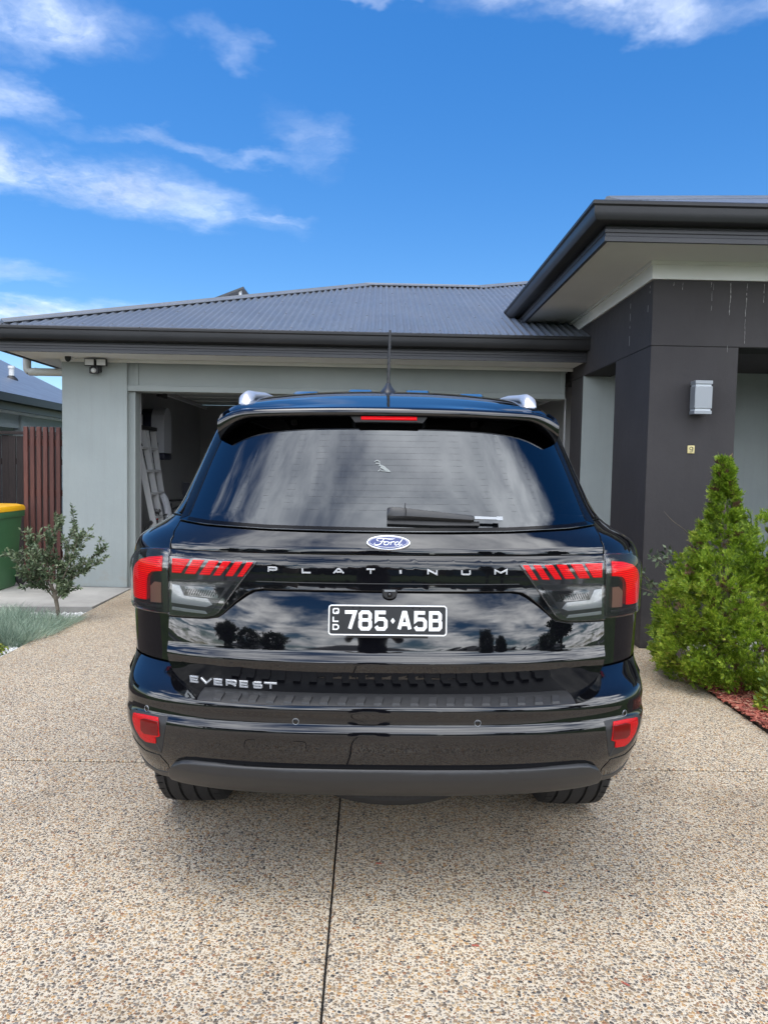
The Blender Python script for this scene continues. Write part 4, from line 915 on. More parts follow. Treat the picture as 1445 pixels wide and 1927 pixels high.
for x, z in ((-.18,.985),(.18,.985),(-.18,.9055),(.18,.9055),(-.112,.984),(-.088,.984),(.080,.984),(.103,.984)):
    if abs(x) > .17: continue
    q = pla(x, z, .0022); MB().lathe([(0,-.0006),(.002,0)], q, 'y', 8).build('bolt_hole', 'shell_dark', plate, False, CO)
MB().box((-.13,2.362,.8885), (.13,2.384,.8962)).build('plate_bracket', 'matt_plastic', plate, False, CO)
# ---- reversing camera in the lip
rc = MB().loft([[(.006+sx*math.cos(a), y, 1.030+sz*math.sin(a)) for a in np.linspace(math.pi, 2*math.pi, 12)]+[(.006+sx, y, 1.042), (.006-sx, y, 1.042)] for sx, sz, y in ((.024,.020,2.425),(.024,.020,2.385),(.021,.017,2.379))]).build('reversing_camera', 'satin_plastic', car, False, CO)
MB().lathe([(0,-.006),(.005,-.005),(.0075,-.002),(.0085,.002)], (.006,2.378,1.026), 'y', 14).build('lens', 'trim_gloss', rc, True, CO)
MB().box((-.012,2.376,1.0365), (.024,2.3785,1.0415)).build('release_strip', 'light_grey_metal', rc, False, CO)
# ---- wiper
def gp(x, z, h): return GLA.at(x, z, h)
wip = MB()
prof = [(-.005,1.273,.016,.014),(.0,1.273,.018,.020),(.02,1.273,.019,.024),(.055,1.272,.017,.024),(.12,1.268,.0145,.022),(.20,1.263,.012,.019),(.272,1.2585,.010,.016),(.281,1.258,.0075,.013)]
wip.loft([[tuple(gp(x, zc+hh*c_, .018+dp*d_)) for c_, d_ in ((-1,-.3),(-1,.45),(-.72,.85),(0,1.),(.72,.85),(1,.45),(1,-.3))] for x, zc, hh, dp in prof])
wiper = wip.build('wiper', 'satin_plastic', car, True, CO, 40)
MB().loft([[tuple(gp(x, zc+c_*hh, hg+d_*.0025)) for c_, d_ in ((-1,-1),(-1,1),(1,1),(1,-1))] for x, zc, hh, hg in ((.281,1.2575,.0045,.032),(.355,1.2555,.004,.030),(.356,1.2555,.0065,.030),(.375,1.255,.006,.030))]).build('arm_tip', 'light_grey_metal', wiper, False, CO)
MB().loft([[tuple(gp(x, z+c_*.0065, hg)) for c_, hg in ((-1,.006),(-1,.018),(1,.018),(1,.006))] for x, z in ((-.005,1.249),(.15,1.245),(.30,1.245))]).build('blade', 'black_plastic', wiper, False, CO)
MB().tube([gp(.055,1.301,.036), gp(.0525,1.285,.051), gp(.056,1.272,.054), gp(.055,1.255,.050)], .0012, 5).build('cover_seam', 'shell_dark', wiper, False, CO)
hl = MB()
for k in range(13):
    z = 1.29+.0215*k; ribbon(hl, [(x, z) for x in np.linspace(-.60+.27*(z-1.29), .60-.27*(z-1.29), 15)], .00045, gp, .0041, .0043)
hl.build('heater_lines', 'frit_black', rear_window, False, CO)['kind'] = 'stuff'
# sticker on the glass: a small crouching animal outline
mb = MB(); D = lambda x, z, h: gp(x, z, h)
for pts, wd in (([(-.049,1.452),(-.040,1.4565),(-.032,1.4525),(-.033,1.4465),(-.045,1.447)], .003), ([(-.033,1.449),(-.030,1.441),(-.034,1.437)], .0035), ([(-.030,1.440),(-.018,1.436),(-.008,1.428),(.003,1.419)], .005),
                ([(-.028,1.434),(-.016,1.428),(-.004,1.421)], .006), ([(-.031,1.428),(-.024,1.421),(-.014,1.4205),(-.004,1.419),(.006,1.418)], .0025), ([(-.036,1.419),(-.031,1.424)], .003)):
    ribbon(mb, catmull(pts, 3), wd, D, .0060, .0064)
mb.build('sticker', 'sticker_white', rear_window, False, CO)
# ---- bumper: one skin with the upswept corners
def bumper():
    V = []; N = []; F = []; zs = [.40,.42,.44,.46,.48,.495,.51,.52,.535,.55,.565,.58,.592,.600,.606,.612,.618,.624,.630,.636,.645,.655,.665,.673,.679,.685,.690]
    xi = .605; nc, no = 34, 22; rows = []
    def addp(a, z):
        V.append(BUM.pos(a, z)); N.append(BUM.normal(a, z)); return len(V)-1
    for z in zs:
        ai = BUM.inv(xi, z)
        A = [-math.pi/2+(math.pi/2-ai)*k/no for k in range(no)]+[-ai+2*ai*k/nc for k in range(nc)]+[ai+(math.pi/2-ai)*k/no for k in range(no+1)]
        rows.append([addp(a, z) for a in A])
    for r0_, r1_ in zip(rows[:-1], rows[1:]):
        for k in range(len(r0_)-1): F.append((r0_[k], r0_[k+1], r1_[k+1], r1_[k]))
    inner = [(.605,.690),(.628,.6925),(.650,.697),(.670,.7035),(.687,.711),(.701,.720),(.712,.730),(.720,.741),(.7255,.752),(.729,.762)]
    for s in (-1, 1):
        prev = rows[-1][:no+1][::-1] if s < 0 else rows[-1][no+nc:]
        for (x, z) in inner[1:]:
            ai = BUM.inv(x, z); cur = [addp(s*(ai+(math.pi/2-ai)*k/no), z) for k in range(no+1)]
            for k in range(no):
                q = (prev[k], prev[k+1], cur[k+1], cur[k]); F.append(q if s > 0 else q[::-1])
            prev = cur
        edge = [V[prev[k]] for k in range(no+1)]
    # inner skirt that follows the tailgate opening
    me = bpy.data.meshes.new('bumper'); me.from_pydata([(v.x, v.y-3.3, v.z) for v in V], [], F); me.materials.append(M['paint_black']); me.update()
    me.polygons.foreach_set('use_smooth', [True]*len(me.polygons)); me.normals_split_custom_set_from_vertices([n[:] for n in N])
    o = link(bpy.data.objects.new('bumper', me), car)
    for s in (-1, 1):
        rings = []
        for (x, z) in [(.58,.690)]+inner:
            p_ = BUM.at(s*x, z); rings.append([(p_.x, p_.y, p_.z), (p_.x-s*.006, p_.y+.012, p_.z-.002), (p_.x-s*.012, p_.y+.11, p_.z-.002)])
        MB().loft(rings, closed=False).build('opening_edge', 'paint_black', o, True, CO)
    return o
bumper_o = bumper()
def sb_y(x, z=.69): return BUM.at(x, z).y
pad = MB(); xs = np.linspace(-.602, .602, 41)
def padring(x):
    y = sb_y(x); e = max(0, (abs(x)-.57)/.032); zt = .7045-.004*e
    return [(x, y+.150, zt-.004), (x, y+.105, zt), (x, y+.050, zt), (x, y+.030, zt-.003), (x, y+.008, .6935), (x, y+.001, .6905), (x, y+.012, .684)]
step_pad = pad.loft([padring(x) for x in xs], closed=False).build('step_pad', 'satin_plastic', bumper_o, True, CO, 25)
for k in range(20):
    xc = -.537+.0565*k; rings = []
    for dx in (-.0135, -.0125, .0125, .0135):
        y = sb_y(xc+dx); hh = .006 if abs(dx) < .013 else 0
        rings.append([(xc+dx+.006, y+.044, .7046), (xc+dx+.006, y+.042, .7046+hh), (xc+dx+.0045, y+.030, .7017+hh), (xc+dx, y+.008, .694+hh), (xc+dx, y+.005, .6925)])
    MB().loft(rings, closed=False).build('tread_block', 'satin_plastic', step_pad, False, CO)
# lower satin valance
va_h = [(.10,.368),(.50,.366),(.60,.369),(.668,.380),(.706,.398),(.702,.440),(.686,.464),(.655,.481),(.62,.487),(.50,.491),(.25,.494)]
VAL = RS([(.34,2.44),(.365,2.385),(.385,2.335),(.41,2.298),(.44,2.272),(.47,2.258),(.49,2.256),(.50,2.260),(.56,2.262)], .40, 2.8, Wb)
panel('lower_valance', va_h+[(-x, z) for x, z in reversed(va_h)], VAL, 'satin_plastic', bumper_o, off=.003, depth=.03, bev=.006, cv=.012)
for s in (-1, 1):
    z1 = [(.748,.505),(.772,.474),(.80,.476),(.86,.486),(.91,.503),(.935,.52)]
    low = z1+[(Wm(z), z) for z in (.52,.503)]+[(.93,.490),(.88,.468),(.80,.452),(.768,.462),(.74,.47)]
    panel('bumper_foot', sgn([(.712,.422),(.765,.414),(.82,.425),(.858,.452),(Wb(.47)*.9999,.472),(Wb(.53)*.9999,.53),(.852,.505),(.80,.485),(.738,.487),(.712,.455)], s), BUM, 'paint_black', bumper_o, off=.002, depth=.02, bev=.003, cu=.03)
    panel('foot_trim', sgn([(.700,.400),(.76,.390),(.83,.400),(.860,.420),(Wb(.44)*.9999,.442),(Wb(.47)*.9999,.468),(.857,.447),(.82,.420),(.765,.409),(.71,.418)], s), BUM, 'satin_plastic', bumper_o, off=.004, depth=.02, bev=.003, cu=.03)
    bez = panel('fog_light', sgn([(.704,.624),(.78,.624),(.842,.619),(.858,.605),(.853,.57),(.826,.527),(.79,.508),(.73,.502),(.722,.53),(.712,.58)], s), BUM, 'matt_plastic', bumper_o, off=.002, depth=.006, bev=.003, cu=.03)
    panel('red_reflector', sgn([(.735,.618),(.79,.617),(.833,.612),(.837,.592),(.826,.561),(.805,.537),(.785,.529),(.746,.534),(.746,.555),(.730,.562)], s), BUM, 'reflector_red', bez, off=.006, depth=.005, bev=.002, cu=.02, cv=.012)
    panel('fog_lens', sgn([(.732,.609),(.78,.609),(.797,.603),(.797,.567),(.785,.560),(.732,.566)], s), BUM, 'lens_red_dark', bez, off=.0085, depth=.003, bev=.0015, cu=.02, cv=.012)
    panel('bezel_fin', sgn([(.742,.532),(.745,.532),(.732,.508),(.728,.508)], s), BUM, 'satin_plastic', bez, off=.004, depth=.002, bev=.0008)
for x, z in ((-.785,.637),(-.284,.641),(.284,.641),(.785,.637)):
    c_ = BUM.at(x, z); a0 = BUM.inv(x, z); n_ = BUM.normal(a0, z); e1 = n_.cross(Vector((0,0,1))).normalized(); e2 = n_.cross(e1)
    def disc(r_, h): return [tuple(c_+n_*h+(e1*math.cos(a)+e2*math.sin(a))*r_) for a in np.linspace(0, 2*math.pi, 20, endpoint=False)]
    so_ = MB().loft([disc(.0088,-.004), disc(.0088,.0012), disc(.0078,.0018)]).build('parking_sensor', 'trim_gloss', bumper_o, True, CO)
    MB().loft([disc(.0088,.0010), disc(.0098,.0016), disc(.0104,.0004)], caps=False).build('sensor_ring', 'light_grey_metal', so_, True, CO)
mb = MB()
ribbon(mb, [(-.444,.492),(-.444,.568),(-.440,.579),(-.430,.582),(-.262,.583),(-.252,.580),(-.249,.570),(-.249,.496)], .0022, BUM.at, -.001, .0007); mb.build('tow_cover_seam', 'shell_dark', bumper_o, False, CO)
# ---- wheels and the spare under the floor
def wheel(xc, yc, parent, s, name='wheel'):
    wh = empty(name, (xc, yc-3.3, .39)); wh.parent = parent
    w2 = .130; prof = [(.26,-w2*.92),(.33,-w2),(.365,-w2*.97),(.380,-w2*.88)]
    for g_ in (-.62, -.22, .22, .62):
        prof += [(.388-.006*abs(g_), (g_-.045)*w2), (.379-.006*abs(g_), (g_-.040)*w2), (.379-.006*abs(g_), (g_+.040)*w2), (.388-.006*abs(g_), (g_+.045)*w2)]
    prof += [(.380,w2*.88),(.365,w2*.97),(.33,w2),(.26,w2*.92)]
    V = MB().lathe(prof, (0,0,0), 'x', 56); V.build('tyre', 'rubber', wh, True, None, 30)
    sp_ = MB()
    for k in range(56):
        a = 2*math.pi*k/56
        for sd_ in (-1, 1):
            v = []
            for (r_, h) in ((.3815,.66),(.3815,.93)):
                for da in (-.006, .006): v.append((sd_*h*w2, r_*math.cos(a+da+.06*(h-.66)), r_*math.sin(a+da+.06*(h-.66))))
            sp_.add([(x, y*1.004, z*1.004) for x, y, z in v], [(0,1,3,2)])
    sp_.build('sipes', 'shell_dark', wh)['kind'] = 'stuff'
    rim = MB().lathe([(.0,.06),(.07,.06),(.09,.03),(.23,.02),(.262,.06),(.265,-.10),(.25,-.11)], (s*.05,0,0), 'x', 40)
    if s < 0: pass
    rim.build('rim', 'alloy', wh, True)
    return wh
for s in (-1, 1):
    wheel(s*.775, 3.2, car, s); wheel(s*.80, 6.2, car, s)
spare = empty('spare_wheel', (.03, -.36, .328)); spare.parent = car
MB().lathe([(.20,-.08),(.30,-.10),(.35,-.095),(.368,-.07),(.372,.07),(.35,.095),(.30,.10),(.20,.08)], (0,0,0), 'z', 56).build('tyre', 'rubber', spare, True, None, 30)
tr_ = MB()
for k in range(90):
    a = 2*math.pi*k/90; c0, s0 = math.cos(a), math.sin(a); c1, s1 = math.cos(a+.02), math.sin(a+.02)
    tr_.add([(.374*c0,.374*s0,-.06),(.374*c1,.374*s1,-.06),(.374*c1,.374*s1,.06),(.374*c0,.374*s0,.06)], [(0,1,2,3)])
tr_.build('tread_grooves', 'matt_plastic', spare)['kind'] = 'stuff'; MB().lathe([(0,.0),(.2,-.02),(.21,-.08)], (0,0,0), 'z', 30).build('rim', 'alloy', spare, True)
MB().tube([(-.74,3.2,.37),(.74,3.2,.37)], .05, 12).build('rear_axle', 'shell_dark', car, True, CO)

# ================================================================== PLANTING
def leaf_mesh(name, P, D, U_, Ln, Wd, m, parent=None, org=(0,0,0), fold=.25):
    """many leaves: base P, direction D, side U_, length, width; each a four point folded blade"""
    n = len(P); P = np.asarray(P)-np.array(org); D = np.asarray(D); D = D/np.linalg.norm(D, axis=1)[:, None]
    U_ = np.asarray(U_); U_ = U_-(U_*D).sum(1)[:, None]*D; U_ = U_/np.maximum(np.linalg.norm(U_, axis=1), 1e-6)[:, None]; N = np.cross(D, U_)
    Ln = np.asarray(Ln)[:, None]; Wd = np.asarray(Wd)[:, None]
    v = np.stack([P, P+D*Ln*.5+U_*Wd*.5+N*Wd*fold, P+D*Ln, P+D*Ln*.5-U_*Wd*.5+N*Wd*fold], 1).reshape(-1, 3)
    me = bpy.data.meshes.new(name); me.vertices.add(len(v)); me.vertices.foreach_set('co', v.ravel())
    i = np.arange(n)*4; t = np.stack([i, i+1, i+2, i, i+2, i+3], 1).ravel()
    me.loops.add(len(t)); me.loops.foreach_set('vertex_index', t); me.polygons.add(2*n); me.polygons.foreach_set('loop_start', np.arange(2*n)*3); me.polygons.foreach_set('loop_total', np.full(2*n, 3))
    me.update(calc_edges=True); me.materials.append(M[m]); return link(bpy.data.objects.new(name, me), parent)
def rvec(n): q = rng.normal(size=(n, 3)); return q/np.linalg.norm(q, axis=1)[:, None]
# ---- young olive like shrub by the path
t = empty('shrub', (-2.84,6.62,0), 'small open shrub with dark oval leaves in front of the grey pier', 'shrub'); O = (-2.84,6.62,0)
MB().tube(catmull([(-2.835,6.62,-.03),(-2.835,6.62,.10),(-2.85,6.62,.20),(-2.875,6.62,.30)], 4), [.020]+[.018]*11+[.013], 8).build('trunk', 'bark', t, True, O)
br = MB(); P = []; D = []
tips = [((-2.87,6.62,.28),(-3.02,6.60,.50),(-3.22,6.56,.66)), ((-2.87,6.62,.28),(-3.05,6.68,.55),(-3.10,6.66,.84)), ((-2.86,6.62,.26),(-2.90,6.56,.55),(-2.88,6.55,.78)), ((-2.86,6.62,.26),(-2.78,6.6,.55),(-2.66,6.58,.90)),
        ((-2.86,6.62,.24),(-2.70,6.64,.45),(-2.42,6.66,.68)), ((-2.85,6.62,.22),(-2.70,6.6,.40),(-2.48,6.6,.55)), ((-2.87,6.62,.28),(-2.96,6.7,.6),(-2.86,6.74,.86)), ((-2.86,6.62,.24),(-2.72,6.55,.50),(-2.60,6.52,.80)),
        ((-2.87,6.62,.28),(-3.0,6.52,.42),(-3.12,6.48,.52)), ((-2.86,6.62,.26),(-2.80,6.7,.5),(-2.70,6.74,.74)), ((-2.85,6.62,.2),(-2.94,6.56,.34),(-3.02,6.52,.36)), ((-2.85,6.62,.2),(-2.77,6.57,.28),(-2.72,6.52,.30)), ((-2.86,6.62,.26),(-2.88,6.5,.46),(-2.94,6.44,.62))]
for tp in tips:
    c = catmull(tp, 8); br.tube(c, [float(q) for q in np.linspace(.0075,.0018,len(c))], 6)
    subs = [(c, .35)]
    for _ in range(9):
        k = random.randint(4, len(c)-2); b0 = Vector(c[k]); d = (Vector(c[k+1])-b0).normalized()+Vector(rvec(1)[0])*.9+Vector((0,0,.25)); d.normalize(); L = random.uniform(.07,.19)
        cc = [tuple(b0+d*L*j/5+Vector((0,0,.02*(j/5)**2))) for j in range(6)]; br.tube(cc, [float(q) for q in np.linspace(.003,.0012,6)], 4); subs.append((cc, 0.))
    for cc, lo in subs:
        for _ in range(52 if lo else 34):
            f_ = random.uniform(lo, 1)*(len(cc)-1); k = min(int(f_), len(cc)-2); a, b = Vector(cc[k]), Vector(cc[k+1]); P.append(a.lerp(b, f_-k)); D.append((b-a).normalized()*.7+Vector(rvec(1)[0])*.85)
br.build('branches', 'bark', t, True, O)
n = len(P); o = leaf_mesh('foliage', np.array([p[:] for p in P]), np.array([d[:] for d in D]), rvec(n), rng.uniform(.030,.050,n), rng.uniform(.014,.022,n), 'leaf_olive', t, O); o['kind'] = 'stuff'
# ---- blue fescue mound
def blades(name, m, n, fn, lmin, lmax, wd, label, cat, kind='stuff', segs=3):
    V = []; F = []
    for _ in range(n):
        x, y, z, hgt, ox, oy = fn(); L = random.uniform(lmin, lmax)*hgt; a = random.uniform(0, 6.28)
        dx, dy = ox+.35*math.cos(a), oy+.35*math.sin(a); k = len(V); b = random.uniform(0, 6.28); sx, sy = math.cos(b)*wd, math.sin(b)*wd
        for j in range(segs+1):
            t_ = j/segs; px, py, pz = x+dx*L*t_*t_*.8+dx*L*.2*t_, y+dy*L*t_*t_*.8+dy*L*.2*t_, z+L*(t_-.28*t_*t_)
            ww = 1-t_*.92; V += [(px-sx*ww, py-sy*ww, pz), (px+sx*ww, py+sy*ww, pz)]
        for j in range(segs): F.append((k+2*j, k+2*j+1, k+2*j+3, k+2*j+2))
    o = raw(name, V, F, m); tag(o, label, cat, kind=kind); return o
def fesc():
    while True:
        x, y = random.uniform(-3.75,-2.60), random.uniform(5.70,6.62)
        edge = -2.63-.30*max(0, 6.0-y)
        if x < edge: break
    h = min(1., .55+.9*min(edge-x, .5)); return x, y, -.012, h, (x+3.2)*.5*0+.75*max(0, (x-(edge-.2))/.2), -.55*max(0, (5.95-y)/.25)
blades('blue_grass', 'leaf_fescue', 9000, fesc, .16, .30, .0032, 'blue grey tufted ornamental grass along the driveway edge', 'grass')
# ---- lime groundcover bush bottom left and plants on the right
def bush(name, c, rad, n, m, label, cat, ll=(.018,.034), ww=(.010,.018), squash=.8, stems=9, group=None):
    t = empty(name, c, label, cat, group); C = np.array(c); st = MB(); P = []; D = []
    for k in range(stems):
        a = 2*math.pi*k/stems+random.uniform(-.3,.3); rr_ = random.uniform(.4,1.); e = (c[0]+rad*rr_*math.cos(a), c[1]+rad*rr_*math.sin(a), c[2]+rad*squash*random.uniform(.7,1.35)); st.tube([c, (c[0]+.4*(e[0]-c[0]), c[1]+.4*(e[1]-c[1]), c[2]+.6*(e[2]-c[2])), e], [.006,.004,.0015], 5)
    st.build('stems', 'bark', t, True, c)
    q = rvec(n); q[:, 2] = np.abs(q[:, 2]); lump = 1+.22*np.sin(q[:, 0]*7+c[0]*9)*np.cos(q[:, 1]*6+c[1]*5)+.12*np.sin(q[:, 2]*11)
    rr_ = rng.uniform(.45,1.,n)**.5*rad*lump; P = C+q*rr_[:, None]*np.array([1,1,squash*1.3])
    o = leaf_mesh('foliage', P, q+rvec(n)*.9+np.array([0,0,.4]), rvec(n), rng.uniform(*ll, n), rng.uniform(*ww, n), m, t, c); o['kind'] = 'stuff'; return t
bush('groundcover', (-2.98,5.34,-.01), .24, 1500, 'leaf_lime', 'low yellow green bush at the left edge before the blue grass', 'shrub')
bush('groundcover', (-3.32,5.55,-.01), .26, 1300, 'leaf_lime', 'yellow green bush half out of the frame behind the blue grass edge', 'shrub')
bush('flowering_plant', (2.50,4.33,.03), .21, 900, 'leaf_lime', 'glossy yellow green plant at the right edge beside the red bark', 'plant', (.03,.05), (.016,.026), 1.1)
bush('flowering_plant', (2.62,4.02,.03), .17, 500, 'leaf_lime', 'small green plant low at the right edge nearest the driveway', 'plant', (.025,.045), (.014,.022), .9)
bush('pale_plant', (2.36,3.88,.03), .085, 130, 'leaf_pale', 'pale grey green seedling in the bark at the driveway edge', 'plant', (.022,.04), (.014,.024), .9, 5)
# ---- leafy twigs behind the conifer
t = empty('twiggy_shrub', (2.06,5.72,.05), 'thin twiggy shrub with oval leaves against the charcoal column', 'shrub'); O = (2.06,5.72,.05); br = MB(); P = []; D = []
for tp in (((2.42,5.68,.03),(2.20,5.62,.5),(1.93,5.55,.72)), ((2.42,5.68,.03),(2.28,5.60,.6),(2.08,5.55,.82)), ((2.42,5.68,.03),(2.30,5.62,.5),(2.18,5.56,.88)), ((2.42,5.68,.03),(2.22,5.6,.45),(1.98,5.55,.58))):
    c = catmull(tp, 8); br.tube(c, [float(q) for q in np.linspace(.008,.002,len(c))], 5)
    for _ in range(26):
        f_ = random.uniform(.55,1)*(len(c)-1); k = min(int(f_), len(c)-2); a, b = Vector(c[k]), Vector(c[k+1]); P.append(a.lerp(b, f_-k)+Vector(rvec(1)[0])*.03); D.append((b-a).normalized()*.6+Vector(rvec(1)[0])*.8)
br.tube(catmull([(2.30,5.4,.9),(2.22,5.3,1.02),(2.10,5.25,1.10),(2.02,5.22,1.17)], 5), [float(q) for q in np.linspace(.004,.0012,16)], 5)
br.build('twigs', 'bark', t, True, O); n = len(P); o = leaf_mesh('foliage', np.array([p[:] for p in P]), np.array([d[:] for d in D]), rvec(n), rng.uniform(.04,.065,n), rng.uniform(.018,.028,n), 'leaf_olive', t, O); o['kind'] = 'stuff'
# ---- conifer
t = empty('conifer', (2.40,5.0,.03), 'bright green cone shaped conifer beside the charcoal porch column', 'tree'); CC = np.array([2.40,5.0,.03]); O = tuple(CC)
MB().tube([(2.40,5.0,-.02),(2.38,5.0,.5),(2.35,5.0,1.0),(2.33,5.0,1.45)], [.045,.035,.02,.006], 8).build('trunk', 'bark', t, True, O)
prof = pchip([(0,.28),(.08,.37),(.22,.43),(.40,.41),(.60,.34),(.80,.245),(1.0,.150),(1.12,.09),(1.25,.055),(1.40,.022),(1.50,.003)])
lobes = [(np.array([2.12,4.92,.36]), .24, .38), (np.array([2.52,4.86,.95]), .15, .24), (np.array([2.62,4.95,.62]), .22, .3), (np.array([2.22,4.8,.62]), .2, .3), (np.array([2.62,4.9,.28]), .28, .3), (np.array([2.36,4.72,.34]), .22, .3), (np.array([2.335,4.98,1.40]), .018, .10)]
def crown_point(lo):
    while True:
        if random.random() < .60:
            z = random.choice((1.5*(1-math.sqrt(random.random())), random.uniform(0, 1.5))); a = random.uniform(0, 2*math.pi)
            r_ = prof(z)*(1+.13*math.sin(a*5+z*9)+.10*math.sin(a*9-z*14))*random.uniform(*lo); cx = 2.40-.05*z
            p_ = np.array([cx+r_*math.cos(a), 5.0+r_*math.sin(a), .03+z]); d = np.array([math.cos(a), math.sin(a), .75])
        else:
            c, rx, rz = random.choice(lobes); q = rvec(1)[0]; p_ = c+q*np.array([rx, rx, rz])*random.uniform(*lo); d = q*np.array([1,1,.6])+np.array([0,0,.65])
        if p_[2] > .06 and p_[1] < 5.45: return p_, d/np.linalg.norm(d)
def conifer(nc, per, lo, m, name, L0=.040, L1=.072, spread=.045):
    """clumps of flat fan shaped sprays, each clump leaning out and up from the crown"""
    P = []; Dn = []; Sd = []
    for _ in range(nc):
        c, d = crown_point(lo); s_ = np.cross(d, rvec(1)[0]); s_ /= np.linalg.norm(s_); size = random.uniform(.7, 1.3)*(.40 if c[2] > 1.12 else (.7 if c[2] > .9 else 1))
        for _ in range(per):
            q = rvec(1)[0]*spread*size*random.random()**.4; P.append(c+q+d*random.uniform(-.03,.03)); dd = d+q/spread*.6+rvec(1)[0]*.3; Dn.append(dd/np.linalg.norm(dd)); sv = s_+rvec(1)[0]*.6; Sd.append(sv)
    P = np.array(P); Dn = np.array(Dn); n = len(P); side = np.array(Sd); side -= (side*Dn).sum(1)[:, None]*Dn; side /= np.linalg.norm(side, axis=1)[:, None]; nr = np.cross(Dn, side)
    AP = []; AD = []; AL = []; AW = []; AU = []
    for ang, ln, bs in ((-.95,.55,.30),(-.80,.6,.55),(-.5,.55,.85),(0,1.15,0),(.5,.55,.85),(.80,.6,.55),(.95,.55,.30)):
        L = rng.uniform(L0, L1, n); AP.append(P+Dn*(L*bs)[:, None]*.75); AD.append(Dn*math.cos(ang)+side*math.sin(ang)+rvec(n)*.08); AL.append(L*ln); AW.append(rng.uniform(.006,.010,n)); AU.append(side+nr*.25+rvec(n)*.2)
    o = leaf_mesh(name, np.concatenate(AP), np.concatenate(AD), np.concatenate(AU), np.concatenate(AL), np.concatenate(AW), m, t, O, .12); o['kind'] = 'stuff'; return o
conifer(980, 15, (.86,1.03), 'leaf_conifer', 'crown', .026, .048, .034); conifer(260, 8, (.55,.8), 'leaf_conifer', 'inner_foliage', .03, .05); conifer(120, 7, (.74,1.0), 'leaf_dead', 'dry_foliage', .026, .046, .03)
# ---- bark mulch, white pebbles, fallen chips
V = []; F = []
def chip(x, y, z, L, wd, th):
    a = random.uniform(0, 6.28); tl = random.uniform(-.3,.3); c, s = math.cos(a), math.sin(a); k = len(V)
    for (u, v_, w_) in ((-1,-1,-1),(1,-.7,-1),(1,.7,-1),(-1,1,-1),(-1,-.6,1),(1,-.5,1),(1,.5,1),(-1,.6,1)):
        V.append((x+c*u*L-s*v_*wd, y+s*u*L+c*v_*wd, z+w_*th+u*L*tl))
    for q in ((0,3,2,1),(4,5,6,7),(0,1,5,4),(1,2,6,5),(2,3,7,6),(3,0,4,7)): F.append(tuple(i+k for i in q))
for _ in range(4600):
    x, y = 2.192+random.random()**1.9*1.0, random.uniform(3.0,5.05); chip(x, y, .036+random.uniform(0,.012), random.uniform(.012,.036), random.uniform(.003,.008), random.uniform(.001,.003))
tag(raw('bark_mulch', V, F, 'mulch_red'), 'red bark chips covering the bed beside the driveway', 'mulch', kind='stuff')
for (x, y, lb) in ((.32,2.16,'loose red bark chip on the driveway, brightest one right of the centre joint'),(.03,2.62,'tiny bark chip on the driveway nearest the rear bumper'),(.72,2.0,'bark chip on the driveway lowest in the foreground'),(.60,2.45,'bark chip on the driveway behind the right half of the car')):
    V = []; F = []; chip(x, y, .0035, .011, .0032, .0012); tag(raw('bark_chip', V, F, 'mulch_red'), lb, 'bark chip', 'bark chips on the driveway')
ico = bmesh.new(); bmesh.ops.create_icosphere(ico, subdivisions=1, radius=1); iv = [v.co.copy() for v in ico.verts]; ico.verts.index_update(); itf = [[v.index for v in f.verts] for f in ico.faces]; ico.free()
V = []; F = []
def pebble(x, y, z, r_):
    k = len(V); sx, sy, sz = r_*random.uniform(.8,1.3), r_*random.uniform(.7,1.1), r_*random.uniform(.5,.8); a = random.uniform(0, 6.28)
    for v in iv: V.append((x+(v.x*math.cos(a)-v.y*math.sin(a))*sx, y+(v.x*math.sin(a)+v.y*math.cos(a))*sy, z+v.z*sz))
    for f in itf: F.append([i+k for i in f])
for _ in range(1500):
    x, y = random.uniform(-3.4,-2.71), random.uniform(6.2,7.06)
    if x < -3.1 and random.random() < .6: continue
    if y > 6.76+.09*(x+6.5)-.02: continue
    pebble(x, y, -.005+random.uniform(0,.012), random.uniform(.009,.019))
for _ in range(520): pebble(random.uniform(-2.80,-2.705)-.05*random.random(), random.uniform(4.6,6.3), -.004, random.uniform(.007,.015))
tag(raw('white_pebbles', V, F, 'pebble_white', None, True), 'white pebbles between the shrub and the driveway', 'pebbles', kind='stuff')

# ================================================================== ACROSS THE STREET (mirrored in the paintwork)
def far_house(x, y, wd, dp, wall, label, gar):
    t = empty('street_house', (x,y,0), label, 'house'); O = (x,y,0); h = 2.6; e = .5; rh = .40*(dp/2+e)
    MB().box((x-wd/2,y-dp,-.1), (x+wd/2,y,h)).build('wall', wall, t, False, O)
    A = [(x-wd/2-e,y+e,h),(x+wd/2+e,y+e,h),(x+wd/2+e,y-dp-e,h),(x-wd/2-e,y-dp-e,h),(x-wd/2+dp/2,y-dp/2,h+rh),(x+wd/2-dp/2,y-dp/2,h+rh)]
    raw('roof', A, [(0,1,5,4),(1,2,5),(2,3,4,5),(3,0,4),(0,3,2,1)], 'roof_far', t, False, O)
    MB().box((x+gar,y+.002,0), (x+gar+4.8,y+.05,2.2)).build('garage_door', 'wall_sage', t, False, O)
    for k, wx in enumerate((-.42, -.12) if gar > 0 else (.12, .36)):
        f = MB().box((x+wx*wd,y+.002,.8), (x+wx*wd+1.6,y+.05,2.1)).build('window', 'white_plastic', t, False, O); MB().box((x+wx*wd+.06,y+.0505,.86), (x+wx*wd+1.54,y+.056,2.04)).build('pane', 'glass_far', f, False, O)
far_house(-19, -31, 14, 10, 'brick_far', 'brick house across the street on the left of the reflection', 1.); far_house(-2.5, -30, 13, 10, 'wall_char', 'dark house straight across the street', 1.)
far_house(13, -31, 14, 10, 'brick_far', 'hip roofed house across the street on the right', -6.); far_house(30, -30, 13, 10, 'wall_sage', 'pale house far along the street', 1.)
